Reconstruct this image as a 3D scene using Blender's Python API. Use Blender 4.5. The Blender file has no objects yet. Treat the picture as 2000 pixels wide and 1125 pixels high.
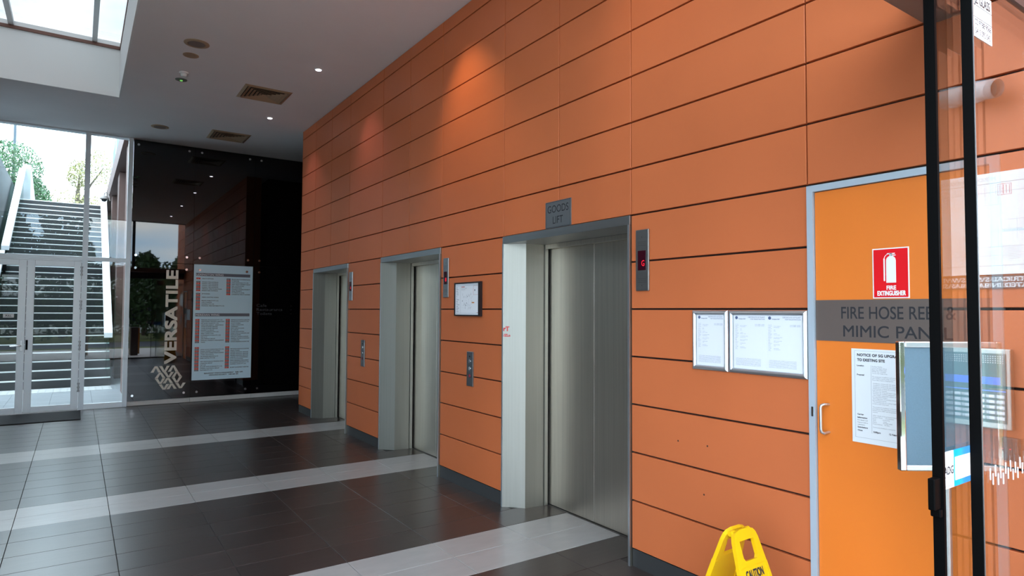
import bpy, math, random
from mathutils import Vector, Matrix
random.seed(7)
sc = bpy.context.scene
COL = sc.collection
R = math.radians

# ---------------------------------------------------------------- camera
CAM = Vector((-2.906, 0.0, 1.590))
YAW, PITCH, ROLL = R(34.474), R(2.139), R(0.293)
cy, sy, cp, sp = math.cos(YAW), math.sin(YAW), math.cos(PITCH), math.sin(PITCH)
fwd = Vector((sy*cp, cy*cp, sp)); rgt = Vector((cy, -sy, 0)); upv = rgt.cross(fwd)
r2 = rgt*math.cos(ROLL) + upv*math.sin(ROLL); u2 = upv*math.cos(ROLL) - rgt*math.sin(ROLL)
cam_d = bpy.data.cameras.new('camera'); cam = bpy.data.objects.new('camera', cam_d); COL.objects.link(cam)
m = Matrix((r2, u2, -fwd)).transposed().to_4x4(); m.translation = CAM
cam.matrix_world = m
cam_d.sensor_width = 36; cam_d.lens = 36*1234.3/2000; cam_d.clip_start = 0.02; cam_d.clip_end = 400
sc.camera = cam

# ---------------------------------------------------------------- world, exposure
w = bpy.data.worlds.new('sky'); sc.world = w; w.use_nodes = True
nt = w.node_tree; nt.nodes.clear()
def wn(t, **k):
    n = nt.nodes.new(t)
    for a, b in k.items(): setattr(n, a, b)
    return n
tc = wn('ShaderNodeTexCoord'); sep = wn('ShaderNodeSeparateXYZ'); nt.links.new(tc.outputs['Generated'], sep.inputs[0])
ramp = wn('ShaderNodeValToRGB'); nt.links.new(sep.outputs['Z'], ramp.inputs[0])
cr = ramp.color_ramp
cr.elements[0].position = 0.0; cr.elements[0].color = (0.50, 0.72, 0.97, 1)
cr.elements[1].position = 1.0; cr.elements[1].color = (0.44, 0.54, 0.68, 1)
e = cr.elements.new(0.25); e.color = (0.60, 0.76, 0.94, 1)
e = cr.elements.new(0.55); e.color = (0.52, 0.64, 0.80, 1)
mp = wn('ShaderNodeMapping'); mp.inputs['Scale'].default_value = (1.6, 1.6, 6.0); mp.inputs['Location'].default_value = (3.1, 1.7, .4)
nt.links.new(tc.outputs['Generated'], mp.inputs[0])
noi = wn('ShaderNodeTexNoise'); noi.inputs['Scale'].default_value = 2.2; noi.inputs['Detail'].default_value = 5
nt.links.new(mp.outputs[0], noi.inputs['Vector'])
cr2 = wn('ShaderNodeValToRGB'); nt.links.new(noi.outputs['Fac'], cr2.inputs[0])
cr2.color_ramp.elements[0].position = 0.47; cr2.color_ramp.elements[1].position = 0.72
mx = wn('ShaderNodeMix', data_type='RGBA'); nt.links.new(cr2.outputs[0], mx.inputs['Factor'])
nt.links.new(ramp.outputs[0], mx.inputs['A']); mx.inputs['B'].default_value = (1.0, 0.97, 0.93, 1)
bg = wn('ShaderNodeBackground'); bg.inputs['Strength'].default_value = 7.5
nt.links.new(mx.outputs['Result'], bg.inputs['Color'])
wo = wn('ShaderNodeOutputWorld'); nt.links.new(bg.outputs[0], wo.inputs[0])
vs = sc.view_settings; vs.view_transform = 'Standard'; vs.look = 'None'; vs.gamma = 1; vs.exposure = 0.54
vs.use_curve_mapping = False
sc.cycles.max_bounces = 10; sc.cycles.diffuse_bounces = 5; sc.cycles.glossy_bounces = 5
sc.cycles.transparent_max_bounces = 20; sc.cycles.sample_clamp_indirect = 6
sc.cycles.use_denoising = True; sc.cycles.caustics_reflective = False; sc.cycles.caustics_refractive = False

# ---------------------------------------------------------------- materials
MATS = {}
def mat(name, col=(.5, .5, .5), rough=.5, metal=0, emit=None, estr=1, ior=1.5, noise=0, nscale=(20, 20, 20),
        bump=0, bscale=(60, 60, 60), rand=0, spec=.5, aniso=0, coat=0, grain=None):
    if name in MATS: return MATS[name]
    m = bpy.data.materials.new(name); m.use_nodes = True; t = m.node_tree
    b = t.nodes['Principled BSDF']
    b.inputs['Base Color'].default_value = (*col, 1); b.inputs['Roughness'].default_value = rough
    b.inputs['Metallic'].default_value = metal; b.inputs['IOR'].default_value = ior
    b.inputs['Specular IOR Level'].default_value = spec; b.inputs['Coat Weight'].default_value = coat
    if emit:
        b.inputs['Emission Color'].default_value = (*emit, 1); b.inputs['Emission Strength'].default_value = estr
    def N(k): return t.nodes.new(k)
    src = None
    if noise or bump or rand:
        g = N('ShaderNodeNewGeometry')
    if noise:
        mpn = N('ShaderNodeMapping'); mpn.inputs['Scale'].default_value = nscale; t.links.new(g.outputs['Position'], mpn.inputs[0])
        nz = N('ShaderNodeTexNoise'); nz.inputs['Scale'].default_value = 1; nz.inputs['Detail'].default_value = 4
        t.links.new(mpn.outputs[0], nz.inputs['Vector'])
        mr = N('ShaderNodeMapRange'); mr.inputs['From Min'].default_value = .25; mr.inputs['From Max'].default_value = .75
        mr.inputs['To Min'].default_value = 1-noise; mr.inputs['To Max'].default_value = 1+noise
        t.links.new(nz.outputs['Fac'], mr.inputs['Value']); src = mr.outputs[0]
    if rand:
        oi = N('ShaderNodeObjectInfo'); mr2 = N('ShaderNodeMapRange'); mr2.inputs['To Min'].default_value = 1-rand; mr2.inputs['To Max'].default_value = 1+rand
        t.links.new(oi.outputs['Random'], mr2.inputs['Value'])
        if src:
            mu = N('ShaderNodeMath'); mu.operation = 'MULTIPLY'; t.links.new(src, mu.inputs[0]); t.links.new(mr2.outputs[0], mu.inputs[1]); src = mu.outputs[0]
        else: src = mr2.outputs[0]
    if src:
        vm = N('ShaderNodeVectorMath'); vm.operation = 'SCALE'; vm.inputs[0].default_value = col; t.links.new(src, vm.inputs['Scale'])
        t.links.new(vm.outputs[0], b.inputs['Base Color'])
    if bump:
        mpb = N('ShaderNodeMapping'); mpb.inputs['Scale'].default_value = bscale; t.links.new(g.outputs['Position'], mpb.inputs[0])
        nb = N('ShaderNodeTexNoise'); nb.inputs['Scale'].default_value = 1; nb.inputs['Detail'].default_value = 3
        t.links.new(mpb.outputs[0], nb.inputs['Vector'])
        bp = N('ShaderNodeBump'); bp.inputs['Strength'].default_value = bump; bp.inputs['Distance'].default_value = .002
        t.links.new(nb.outputs['Fac'], bp.inputs['Height']); t.links.new(bp.outputs[0], b.inputs['Normal'])
    MATS[name] = m; return m

def glassmat(name, tint=(1, 1, 1), ior=1.5, rough=0.0):
    if name in MATS: return MATS[name]
    m = bpy.data.materials.new(name); m.use_nodes = True; t = m.node_tree; t.nodes.clear()
    N = t.nodes.new
    g = N('ShaderNodeNewGeometry'); mr = N('ShaderNodeMapRange')
    mr.inputs['To Min'].default_value = ior; mr.inputs['To Max'].default_value = 1/ior
    t.links.new(g.outputs['Backfacing'], mr.inputs['Value'])
    fr = N('ShaderNodeFresnel'); t.links.new(mr.outputs[0], fr.inputs['IOR'])
    tr = N('ShaderNodeBsdfTransparent'); tr.inputs['Color'].default_value = (*tint, 1)
    gl = N('ShaderNodeBsdfGlossy'); gl.inputs['Roughness'].default_value = rough
    mxs = N('ShaderNodeMixShader'); t.links.new(fr.outputs[0], mxs.inputs[0]); t.links.new(tr.outputs[0], mxs.inputs[1]); t.links.new(gl.outputs[0], mxs.inputs[2])
    o = N('ShaderNodeOutputMaterial'); t.links.new(mxs.outputs[0], o.inputs[0])
    MATS[name] = m; return m

ORANGE = mat('orange_panel', (.575, .146, .048), .48, noise=.07, nscale=(1.1, 1.1, 1.1), bump=.12, bscale=(500, 500, 500), rand=.03, spec=.35)
DOORORANGE = mat('orange_door_paint', (.80, .20, .026), .38, noise=.03, nscale=(2, 2, 2), bump=.1, bscale=(250, 250, 250))
BACKING = mat('dark_backing', (.028, .012, .008), .8)
STEEL = mat('brushed_steel', (.30, .282, .245), .46, 1, noise=.05, nscale=(60, 60, 1.2), bump=.10, bscale=(900, 900, 8))
STEELH = mat('brushed_steel_across', (.46, .46, .46), .34, 1, noise=.05, nscale=(60, 2, 60), bump=.1, bscale=(8, 8, 900))
STEELD = mat('steel_door', (.72, .66, .57), .36, 1, noise=.07, nscale=(50, 50, .8), bump=.12, bscale=(900, 900, 8))
CHROME = mat('polished_chrome', (.8, .8, .8), .08, 1)
SNAP = mat('satin_aluminium', (.66, .70, .74), .28, .9)
ALU = mat('aluminium_frame', (.66, .70, .72), .42, .35)
ALUW = mat('pale_aluminium', (.84, .88, .90), .4, .2)
JAMB = mat('door_jamb_grey', (.46, .53, .60), .45, .2)
BLACK = mat('black_rubber', (.001, .001, .001), .6, spec=.05)
BLACKG = mat('black_glass', (.0025, .002, .0025), .015, ior=1.6)
DARKT = mat('dark_tile', (.040, .030, .027), .30, noise=.18, nscale=(3, 26, 3), bump=.10, bscale=(14, 120, 14), rand=.10)
LIGHTT = mat('light_tile', (.36, .35, .335), .30, noise=.07, nscale=(6, 14, 6), bump=.08, bscale=(30, 60, 30), rand=.03)
GROUT = mat('grout', (.06, .055, .05), .8)
CEIL = mat('ceiling_paint', (.80, .775, .77), .9, noise=.02, nscale=(2, 2, 2))
WHITEP = mat('white_paint', (.78, .79, .78), .8)
GREYP = mat('grey_paint', (.17, .165, .15), .8)
SKIRT = mat('dark_skirting', (.075, .075, .075), .35, .5)
STONE = mat('pale_skirting', (.62, .57, .52), .3)
PAPER = mat('white_paper', (.80, .82, .86), .6)
PAPERB = mat('bright_print', (.86, .86, .86), .5)
INK = mat('ink', (.02, .02, .025), .6)
INKG = mat('grey_ink', (.22, .23, .26), .6)
INKB = mat('blue_ink', (.10, .13, .25), .6)
WHITE = mat('white_print', (.85, .85, .85), .5)
CREAM = mat('cream_letter', (.62, .53, .43), .4, .3)
RED = mat('sign_red', (.80, .008, .015), .3)
REDI = mat('red_ink', (.6, .03, .03), .5)
YEL = mat('yellow_plastic', (.78, .46, .004), .35, noise=.02)
TAN = mat('tan_plastic', (.42, .29, .18), .5)
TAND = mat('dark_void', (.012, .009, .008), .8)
GLASS = glassmat('clear_glass', (.97, .985, .975), 1.95)
GLASSW = glassmat('storefront_glass', (.88, .93, .92), 1.5)
SKYG = glassmat('skylight_glass', (.425, .415, .40), 1.5)
FABRIC = mat('slate_board', (.10, .165, .215), .55, noise=.05, nscale=(200, 200, 200))

# ---------------------------------------------------------------- builders
class MB:
    def __init__(s): s.v = []; s.f = []
    def add(s, vs_, fs):
        n = len(s.v); s.v += [tuple(p) for p in vs_]; s.f += [tuple(i+n for i in f) for f in fs]; return s
    def box(s, x0, x1, y0, y1, z0, z1):
        return s.add([(x0,y0,z0),(x1,y0,z0),(x1,y1,z0),(x0,y1,z0),(x0,y0,z1),(x1,y0,z1),(x1,y1,z1),(x0,y1,z1)],
                     [(0,3,2,1),(4,5,6,7),(0,1,5,4),(1,2,6,5),(2,3,7,6),(3,0,4,7)])
    def prism(s, pts, axis, a, b):
        # pts 2D polygon; axis 'x','y','z' extrusion from a to b
        n = len(pts)
        def P(p, t):
            if axis == 'z': return (p[0], p[1], t)
            if axis == 'y': return (p[0], t, p[1])
            return (t, p[0], p[1])
        s.add([P(p, a) for p in pts] + [P(p, b) for p in pts],
              [tuple(range(n))[::-1], tuple(range(n, 2*n))] + [(i, (i+1) % n, n+(i+1) % n, n+i) for i in range(n)])
        return s
    def lathe(s, prof, o=(0,0,0), d=(0,0,1), n=20):
        # prof: list of (radius, height) along direction d
        d = Vector(d).normalized(); a = d.orthogonal().normalized(); b = d.cross(a); o = Vector(o)
        vs_ = []
        for r_, h in prof:
            for i in range(n):
                t = 2*math.pi*i/n; vs_.append(o + d*h + (a*math.cos(t) + b*math.sin(t))*r_)
        fs = []
        for k in range(len(prof)-1):
            for i in range(n):
                fs.append((k*n+i, k*n+(i+1) % n, (k+1)*n+(i+1) % n, (k+1)*n+i))
        fs.append(tuple(range(n))[::-1]); fs.append(tuple((len(prof)-1)*n+i for i in range(n)))
        return s.add(vs_, fs)
    def tube(s, pts, r_, n=10):
        pts = [Vector(p) for p in pts]; vs_ = []
        d0 = (pts[1]-pts[0]).normalized(); a = d0.orthogonal().normalized()
        for k, p in enumerate(pts):
            if k == 0: d = pts[1]-pts[0]
            elif k == len(pts)-1: d = pts[-1]-pts[-2]
            else: d = pts[k+1]-pts[k-1]
            d.normalize(); a = (a - d*a.dot(d)).normalized(); b = d.cross(a)
            rr = r_[k] if isinstance(r_, (list, tuple)) else r_
            for i in range(n):
                t = 2*math.pi*i/n; vs_.append(p + (a*math.cos(t)+b*math.sin(t))*rr)
        fs = [(k*n+i, k*n+(i+1) % n, (k+1)*n+(i+1) % n, (k+1)*n+i) for k in range(len(pts)-1) for i in range(n)]
        fs += [tuple(range(n))[::-1], tuple((len(pts)-1)*n+i for i in range(n))]
        return s.add(vs_, fs)
    def quad(s, a, b, c, d): return s.add([a, b, c, d], [(0, 1, 2, 3)])

def wloc(o):
    v = Vector((0, 0, 0))
    while o is not None: v += o.location; o = o.parent
    return v
def obj(name, mb, m, parent=None, loc=None, smooth=False, bevel=0, label=None, kind=None, seg=2):
    """mesh given in world coordinates; its origin goes to loc (or the parent's)"""
    o0 = Vector(loc) if loc is not None else (wloc(parent) if parent else Vector((0, 0, 0)))
    me = bpy.data.meshes.new(name); me.from_pydata([tuple(Vector(v)-o0) for v in mb.v], [], mb.f)
    me.materials.append(m)
    if smooth:
        me.polygons.foreach_set('use_smooth', [True]*len(me.polygons))
        me.set_sharp_from_angle(angle=R(40))
    me.update()
    o = bpy.data.objects.new(name, me); COL.objects.link(o); o.location = o0 - (wloc(parent) if parent else Vector((0, 0, 0)))
    o.parent = parent
    if bevel:
        b = o.modifiers.new('bevel', 'BEVEL'); b.width = bevel; b.segments = seg; b.limit_method = 'ANGLE'; b.angle_limit = R(40)
    if label: o['label'] = label
    if kind: o['kind'] = kind
    return o
def thing(name, label, cat, loc, group=None):
    o = bpy.data.objects.new(name, None); COL.objects.link(o); o.location = loc; o.empty_display_size = .1
    o['label'] = label; o['category'] = cat
    if group: o['group'] = group
    return o
def tag(o, label, cat, group=None):
    o['label'] = label; o['category'] = cat
    if group: o['group'] = group
    return o
def copy_tree(o, parent=None):
    c = o.copy(); COL.objects.link(c); c.parent = parent
    for ch in list(o.children): copy_tree(ch, c)
    return c
def struct(name, mb, m, **k): return obj(name, mb, m, kind='structure', **k)

# ---- lettering: a cache of glyph outlines from the built-in font
GL = {}
def load_glyphs(chars, res):
    tmp = []
    for c in chars:
        for body in (c, c+'H'):
            cu = bpy.data.curves.new('t', 'FONT'); cu.body = body; cu.resolution_u = res; cu.fill_mode = 'FRONT'
            ob = bpy.data.objects.new('t', cu); COL.objects.link(ob); tmp.append(ob)
    dg = bpy.context.evaluated_depsgraph_get(); dg.update()
    data = []
    for ob in tmp:
        ev = ob.evaluated_get(dg); me = ev.to_mesh()
        data.append(([tuple(v.co[:2]) for v in me.vertices], [tuple(p.vertices) for p in me.polygons])); ev.to_mesh_clear()
    Hw = None
    for i, c in enumerate(chars):
        if c == 'H': Hw = max(p[0] for p in data[2*i][0])
    for i, c in enumerate(chars):
        adv = max(p[0] for p in data[2*i+1][0]) - Hw
        GL[(c, res)] = (data[2*i][0], data[2*i][1], adv)
    GL[(' ', res)] = ([], [], .3)
    for ob in tmp:
        cu = ob.data; bpy.data.objects.remove(ob); bpy.data.curves.remove(cu)
CH = 'ABCDEFGHIJKLMNOPQRSTUVWXYZabcdefghijklmnopqrstuvwxyz0123456789&.,:/-()<>'
load_glyphs(CH, 2); load_glyphs('ABCDEFGHIJKLMNOPQRSTUVWXYZ&0123456789 '.replace(' ', ''), 6)
CAPH = max(p[1] for p in GL[('H', 2)][0])
AX = {'W': (Vector((0, -1, 0)), Vector((0, 0, 1)), Vector((-1, 0, 0))),   # on surfaces facing -x
      'F': (Vector((1, 0, 0)), Vector((0, 0, 1)), Vector((0, -1, 0)))}    # on surfaces facing -y
def text(mb, body, org, cap, axes='W', width=None, maxw=None, res=2, align='l', bold=0, space=1.0, italic=0, xs=1.0):
    X, Y, Z = AX[axes] if isinstance(axes, str) else axes
    org = Vector(org); pen = 0; vs_ = []; fs = []
    for c in body:
        g = GL.get((c, res)) or GL[(' ', res)]
        n = len(vs_); vs_ += [(p[0]+pen, p[1]) for p in g[0]]; fs += [tuple(i+n for i in f) for f in g[1]]; pen += g[2]*space
    if not vs_: return mb
    x0 = min(p[0] for p in vs_); x1 = max(p[0] for p in vs_)
    s_ = cap/CAPH; sx = s_*xs if width is None else width/(x1-x0)
    if maxw and (x1-x0)*sx > maxw: sx = maxw/(x1-x0)
    off = -x0 if align == 'l' else (-(x0+x1)/2 if align == 'c' else -x1)
    offs = [(0, 0)] if not bold else [(-bold, -bold), (bold, bold), (-bold, bold), (bold, -bold)]
    for k, (dx, dy) in enumerate(offs):
        mb.add([org + X*((p[0]+off+italic*p[1])*sx+dx*cap) + Y*(p[1]*s_+dy*cap) + Z*(k*.00004) for p in vs_], fs)
    return mb
def rect(mb, axes, org, x0, x1, y0, y1, t=0.0004):
    """a thin printed patch on a surface: org is a point of the surface"""
    X, Y, Z = AX[axes] if isinstance(axes, str) else axes
    org = Vector(org)
    c = [org+X*x0+Y*y0, org+X*x1+Y*y0, org+X*x1+Y*y1, org+X*x0+Y*y1]
    mb.add(c + [p+Z*t for p in c], [(3, 2, 1, 0), (4, 5, 6, 7), (0, 1, 5, 4), (1, 2, 6, 5), (2, 3, 7, 6), (3, 0, 4, 7)])
    return mb
def outline(mb, axes, org, x0, x1, y0, y1, w_, t=.0004):
    rect(mb, axes, org, x0, x1, y0, y0+w_, t); rect(mb, axes, org, x0, x1, y1-w_, y1, t)
    rect(mb, axes, org, x0, x0+w_, y0, y1, t); rect(mb, axes, org, x1-w_, x1, y0, y1, t)

CE = 4.4476                      # ceiling height
J0, P = 1.6098, .30              # joint 0 height and row pitch of the orange cladding
YV = [10.165, 9.472, 8.743, 8.010, 6.918, 6.186, 5.450, 4.355, 3.626, 2.889, 1.704]
YB = 12.205                      # face of the black glass
LIFTC = [8.741, 6.184, 3.622]    # lift centre lines
LW = .733

# ================================================================ floor
base = MB().box(-6.4, 3.2, -.1, 12.4, -.06, -.006)
floor = struct('floor', base, GROUT)
rows = []
y = 3.33
for band in range(3):
    rows += [(y, y+.3, 1), (y+.3, y+.6, 1)]
    y += .6
    if band < 2:
        for k in range(6): rows.append((y+k*.3183, y+(k+1)*.3183, 0))
        y += 6*.3183
while y < 12.1: rows.append((y, min(y+.3183, 12.2), 0)); y += .3183
y = 3.33
while y > -.1: rows.append((y-.3183, y, 0)); y -= .3183
TM = {}
def tile_mesh(wd, dp, m, h=.006):
    k = (round(wd, 3), round(dp, 3), m.name)
    if k not in TM:
        g = .0018; b = MB(); t = .0012
        a = [(g, g), (wd-g, g), (wd-g, dp-g), (g, dp-g)]
        c = [(g+t, g+t), (wd-g-t, g+t), (wd-g-t, dp-g-t), (g+t, dp-g-t)]
        b.add([(*p, -h) for p in a]+[(*p, -t) for p in a]+[(*p, 0) for p in c],
              [(0,1,5,4),(1,2,6,5),(2,3,7,6),(3,0,4,7),(4,5,9,8),(5,6,10,9),(6,7,11,10),(7,4,8,11),(8,9,10,11)])
        me = bpy.data.meshes.new('floor_tile'); me.from_pydata(b.v, [], b.f); me.materials.append(m); TM[k] = me
    return TM[k]
xl = [-.26-.6*k for k in range(11)]
rest = {0: MB(), 1: MB()}
def in_lift(y0, y1): return any(y1 > c-.56 and y0 < c+.56 for c in LIFTC)
ntile = 0
for (y0, y1, k) in rows:
    m_ = LIGHTT if k else DARKT
    cells = [(xx, xx+.6) for xx in xl[1:]]
    xr = .36 if in_lift(y0, y1) else .018
    cells.append((-.26, xr if y0 < 10.1 else .34))
    if y0 >= 10.1: cells += [(.34, .94), (.94, 1.54), (1.54, 2.14), (2.14, 2.74)]
    for (a, b) in cells:
        if y0 > 2.6 and a > -4.0 and b < .5 and y0+1.15*(a+4.2)*0 > 0 and ntile < 290:
            o = bpy.data.objects.new('floor_tile', tile_mesh(b-a, y1-y0, m_)); COL.objects.link(o)
            o.location = (a, y0, 0); o.parent = floor; ntile += 1
        else:
            rest[k].box(a+.0018, b-.0018, y0+.0018, y1-.0018, -.006, 0)
for k in (0, 1): obj('outlying_tiles', rest[k], LIGHTT if k else DARKT, floor, kind='stuff')

# ================================================================ orange wall
wall = MB()
def solid(y0, y1, z0, z1): wall.box(.024, .30, y0, y1, z0, z1)
edges = [10.150]
segs = []; prev = 10.150
for c in LIFTC:
    segs.append((c+.728, prev)); prev = c-.728
segs.append((1.69, prev)); 
for a, b in segs: solid(a, b, 0, CE+.02)
for c in LIFTC: solid(c-.728, c+.728, 2.215, CE+.02)
solid(.935, 1.69, 2.20, CE+.02); solid(-1.0, .935, 0, 5.2)
wall.box(.06, .30, .935, 1.69, 0, 2.2)
wall.box(.45, 3.2, -1.0, 10.150, 0, CE+.02)
wr = struct('wall_right', wall, BACKING)
PM = {}
def panel(y0, y1, z0, z1, gv=.0035, gh=.0055, m_=ORANGE, par=wr):
    wd, ht = y1-y0-2*gv, z1-z0-2*gh
    k = (round(wd, 3), round(ht, 3))
    if k not in PM:
        b = MB(); t = .0015; d = .022
        a = [(0, 0), (wd, 0), (wd, ht), (0, ht)]; c = [(t, t), (wd-t, t), (wd-t, ht-t), (t, ht-t)]
        b.add([(d, *p) for p in a]+[(t, *p) for p in a]+[(0, *p) for p in c],
              [(0,4,5,1),(1,5,6,2),(2,6,7,3),(3,7,4,0),(4,8,9,5),(5,9,10,6),(6,10,11,7),(7,11,8,4),(8,11,10,9)])
        me = bpy.data.meshes.new('panel'); me.from_pydata(b.v, [], b.f); me.materials.append(m_); PM[k] = me
    o = bpy.data.objects.new('panel', PM[k]); COL.objects.link(o); o.location = (0, y0+gv, z0+gh); o.parent = par
    return o
zi = lambda k: J0 + k*P
# full-height columns and columns above openings
for i in range(len(YV)-1):
    y1, y0 = YV[i], YV[i+1]
    mid = (y0+y1)/2
    over = any(abs(mid-c) < .72 for c in LIFTC)
    for k in range(2 if over else -5, 10):
        panel(y0, y1, zi(k), min(zi(k+1), CE))
for (y0, y1) in ((.515, 1.704),):
    for k in range(2, 10): panel(y0, y1, zi(k), min(zi(k+1), CE))
for k in range(-5, 2): panel(.515, .928, zi(k), zi(k+1))
yo = .515
for (ya_, yb_) in ((-.672, .515), (-1.0, -.672)):
    for k in range(-5, 12): panel(ya_, yb_, zi(k), zi(k+1))
for (yy, zz) in ((2.513, .842), (2.305, .848), (2.33, .575)):
    obj('screw_hole', MB().lathe([(.0055, 0), (.005, .0006)], (0, yy, zz), (-1, 0, 0), 8), BACKING, wr)
# end return of the wall
obj('end_panel', MB().box(.0, .30, 10.150, 10.165, 0.11, CE), ORANGE, wr)
sk = MB()
for a, b in ((LIFTC[0]+LW+.003, 10.165), (LIFTC[1]+LW+.003, LIFTC[0]-LW-.003), (LIFTC[2]+LW+.003, LIFTC[1]-LW-.003), (1.706, LIFTC[2]-LW-.003), (-1.0, .926)):
    sk.box(.006, .024, a, b, 0, .108)
struct('baseboard_right', sk, SKIRT)

# ================================================================ ceiling and skylight
SX0, SX1, SY0, SY1, SZ = -5.0, -2.52, 4.4, 9.94, 5.09
c_ = MB()
c_.box(-6.4, SX0-.02, .8, 12.4, CE, CE+.3); c_.box(SX1+.02, 3.2, .8, 12.4, CE, CE+.3)
c_.box(SX0-.02, SX1+.02, .8, SY0-.02, CE, CE+.3); c_.box(SX0-.02, SX1+.02, SY1+.02, 12.4, CE, CE+.3)
ceil = struct('ceiling', c_, CEIL)
sh = MB()
t_ = .0195
sh.box(SX0-t_, SX0, SY0-t_, SY1+t_, CE+.0005, SZ+.1); sh.box(SX1, SX1+t_, SY0-t_, SY1+t_, CE+.0005, SZ+.1)
sh.box(SX0, SX1, SY0-t_, SY0, CE+.0005, SZ+.1); sh.box(SX0, SX1, SY1, SY1+t_, CE+.0005, SZ+.1)
obj('skylight_shaft', sh, WHITEP, ceil)
RUST = mat('brown_skylight_trim', (.16, .07, .05), .5)
fr = MB(); 
fr.box(SX0, SX1, SY1-.02, SY1, SZ, SZ+.04); fr.box(SX0, SX1, SY0, SY0+.02, SZ, SZ+.04)
fr.box(SX1-.008, SX1, SY0+.02, SY1-.02, SZ, SZ+.04); fr.box(SX0, SX0+.02, SY0+.02, SY1-.02, SZ, SZ+.04)
w2 = struct('window_2', fr, RUST)
for xx in (-2.81, -3.68, -4.5):
    obj('glazing_bar', MB().box(xx-.028, xx+.028, SY0, SY1, SZ+.041, SZ+.10), ALU, w2)
obj('pane', MB().box(SX0-.05, SX1+.05, SY0-.05, SY1+.05, SZ+.101, SZ+.113), SKYG, w2)

# ================================================================ other walls
struct('wall_left', MB().box(-6.45, -6.3, 2.14, 12.4, 0, CE), GREYP)
w6 = struct('window_6', MB().box(-6.40, -6.33, .9, 2.14, 0, .09).box(-6.40, -6.33, .9, 2.14, CE-.06, CE), ALU)
for k in range(2):
    a = .9+k*1.18
    obj('mullion', MB().box(-6.40, -6.33, a, a+.06, .09, CE-.06), ALU, w6)
    if k < 1: obj('pane', MB().box(-6.37, -6.36, a+.06, a+1.18, .09, CE-.06), GLASSW, w6)
wb = struct('wall_back', MB().box(-2.20, 3.2, YB+.045, YB+.25, 0, CE), mat('black_wall', (.006, .005, .005), .7))
struct('wall_corridor', MB().box(3.05, 3.2, 10.0, YB+.045, 0, CE), mat('dark_corridor', (.03, .028, .027), .8))
px = [-2.203, -1.268, -.270, .728, 1.726, 2.724]
for i in range(5):
    for (z0, z1) in ((.078, 2.387), (2.393, CE-.012)):
        x0, x1 = px[i]+.002, px[i+1]-.002
        gp = obj('glass_panel', MB().box(x0, x1, YB, YB+.012, z0, z1), BLACKG, wb)
        st = MB()
        for xx in (x0+.098, x1-.098) if i else (x0+.07, x1-.098):
            for zz in (z0+.09, z1-.10) if z0 < 1 else (z0+.107, z1-.08):
                if (i, z0 < 1) == (1, True) and zz > 1: continue
                o = obj('standoff', MB().lathe([(.006, .03), (.022, .0), (.022, -.008), (.019, -.012)], (xx, YB, zz), (0, 1, 0), 16), CHROME, gp)
sb = MB()
for i in range(5): sb.box(px[i]+.002, px[i+1]-.002, YB+.01, YB+.044, 0, .074)
struct('baseboard_back', sb, STONE)

# ---- directory board
db = thing('directory_board', 'pale blue glass tenant directory board on the black wall', 'sign', (-.765, YB, .37))
obj('panel', MB().box(-1.252, -.282, YB-.006, YB-.0005, .370, 2.388), mat('directory_glass', (.76, .93, 1.0), .08, ior=1.5), db)
for xx in (-1.16, -.385):
    obj('standoff', MB().lathe([(.022, .0), (.022, -.008), (.019, -.012)], (xx, YB-.006, 2.289), (0, 1, 0), 16), CHROME, db)
BX, BW, BZ, BH = -1.252, .970, 2.388, 2.018
bx = lambda f: BX+BW*f
bz = lambda t: BZ-BH*t
BP = (0, YB-.0062, 0)
g1 = MB(); l1 = MB(); rd = MB(); gy = MB(); nm = MB(); nb = MB()
for t, s in ((.074, 'LEXINGTON WING'), (.424, 'MERIDIAN WING')):
    hb = obj('heading_bar', rect(MB(), 'F', BP, bx(.035), bx(.955), bz(t+.026), bz(t)), mat('heading_grey', (.15, .14, .165), .5), db)
    obj('heading_lettering', text(MB(), s, (bx(.045), YB-.0068, bz(t+.021)), .031, 'F', bold=.03, xs=1.1), WHITE, hb, kind='stuff')
def block(fx, tx, t0, names, start_red, no):
    for i, s in enumerate(names):
        t = t0+i*.01487
        if s == '-': continue
        b_ = rd if (i % 2 == 0) == start_red else gy
        rect(b_, 'F', BP, bx(fx), bx(fx+.068), bz(t+.0138), bz(t))
        text(nb, '%d.%02d' % (no, i+2), (bx(fx+.012), YB-.0068, bz(t+.011)), .014, 'F')
        if s: text(nm, s, (bx(tx), YB-.0064, bz(t+.0115)), .0165, 'F', bold=.025, xs=.92, maxw=.375 if tx < .3 else .312)
block(.04, .135, .1145, ['HEALTH OPTIONS'], True, 1)
block(.04, .135, .1445, ['NANKAI TYRE AUSTRALIA']*4+['TERANGO HEALTH SOLUTIONS', 'PRESENTURES AUSTRALIA'], False, 1)
block(.04, .135, .247, ['2M PHOENIX', '', 'URBAN GRAFTING WORKS', '', 'BRIDGE MOBILITY PTY LTD', 'LIME & FINANCE', 'HIGHFIELD PTY LTD', 'FINANCIAL FREE PARTNERS PTY LTD', '', ''], False, 2)
block(.545, .635, .1145, ['BROAD HEALTH INTERNATIONAL', 'STORMWISE', 'OAKS RENEWABLE PTY LTD', 'SMART WEALTH PROPERTY GROUP', 'REAL ACCOUNTING', 'KEN PARKINSON', 'SCHOFIELD HOUSING PROPERTY', 'SENSE PROPERTY', 'OUTSPEND & DANIEL', 'CONCERTINA WEALTH ADVISERS'], False, 3)
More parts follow.
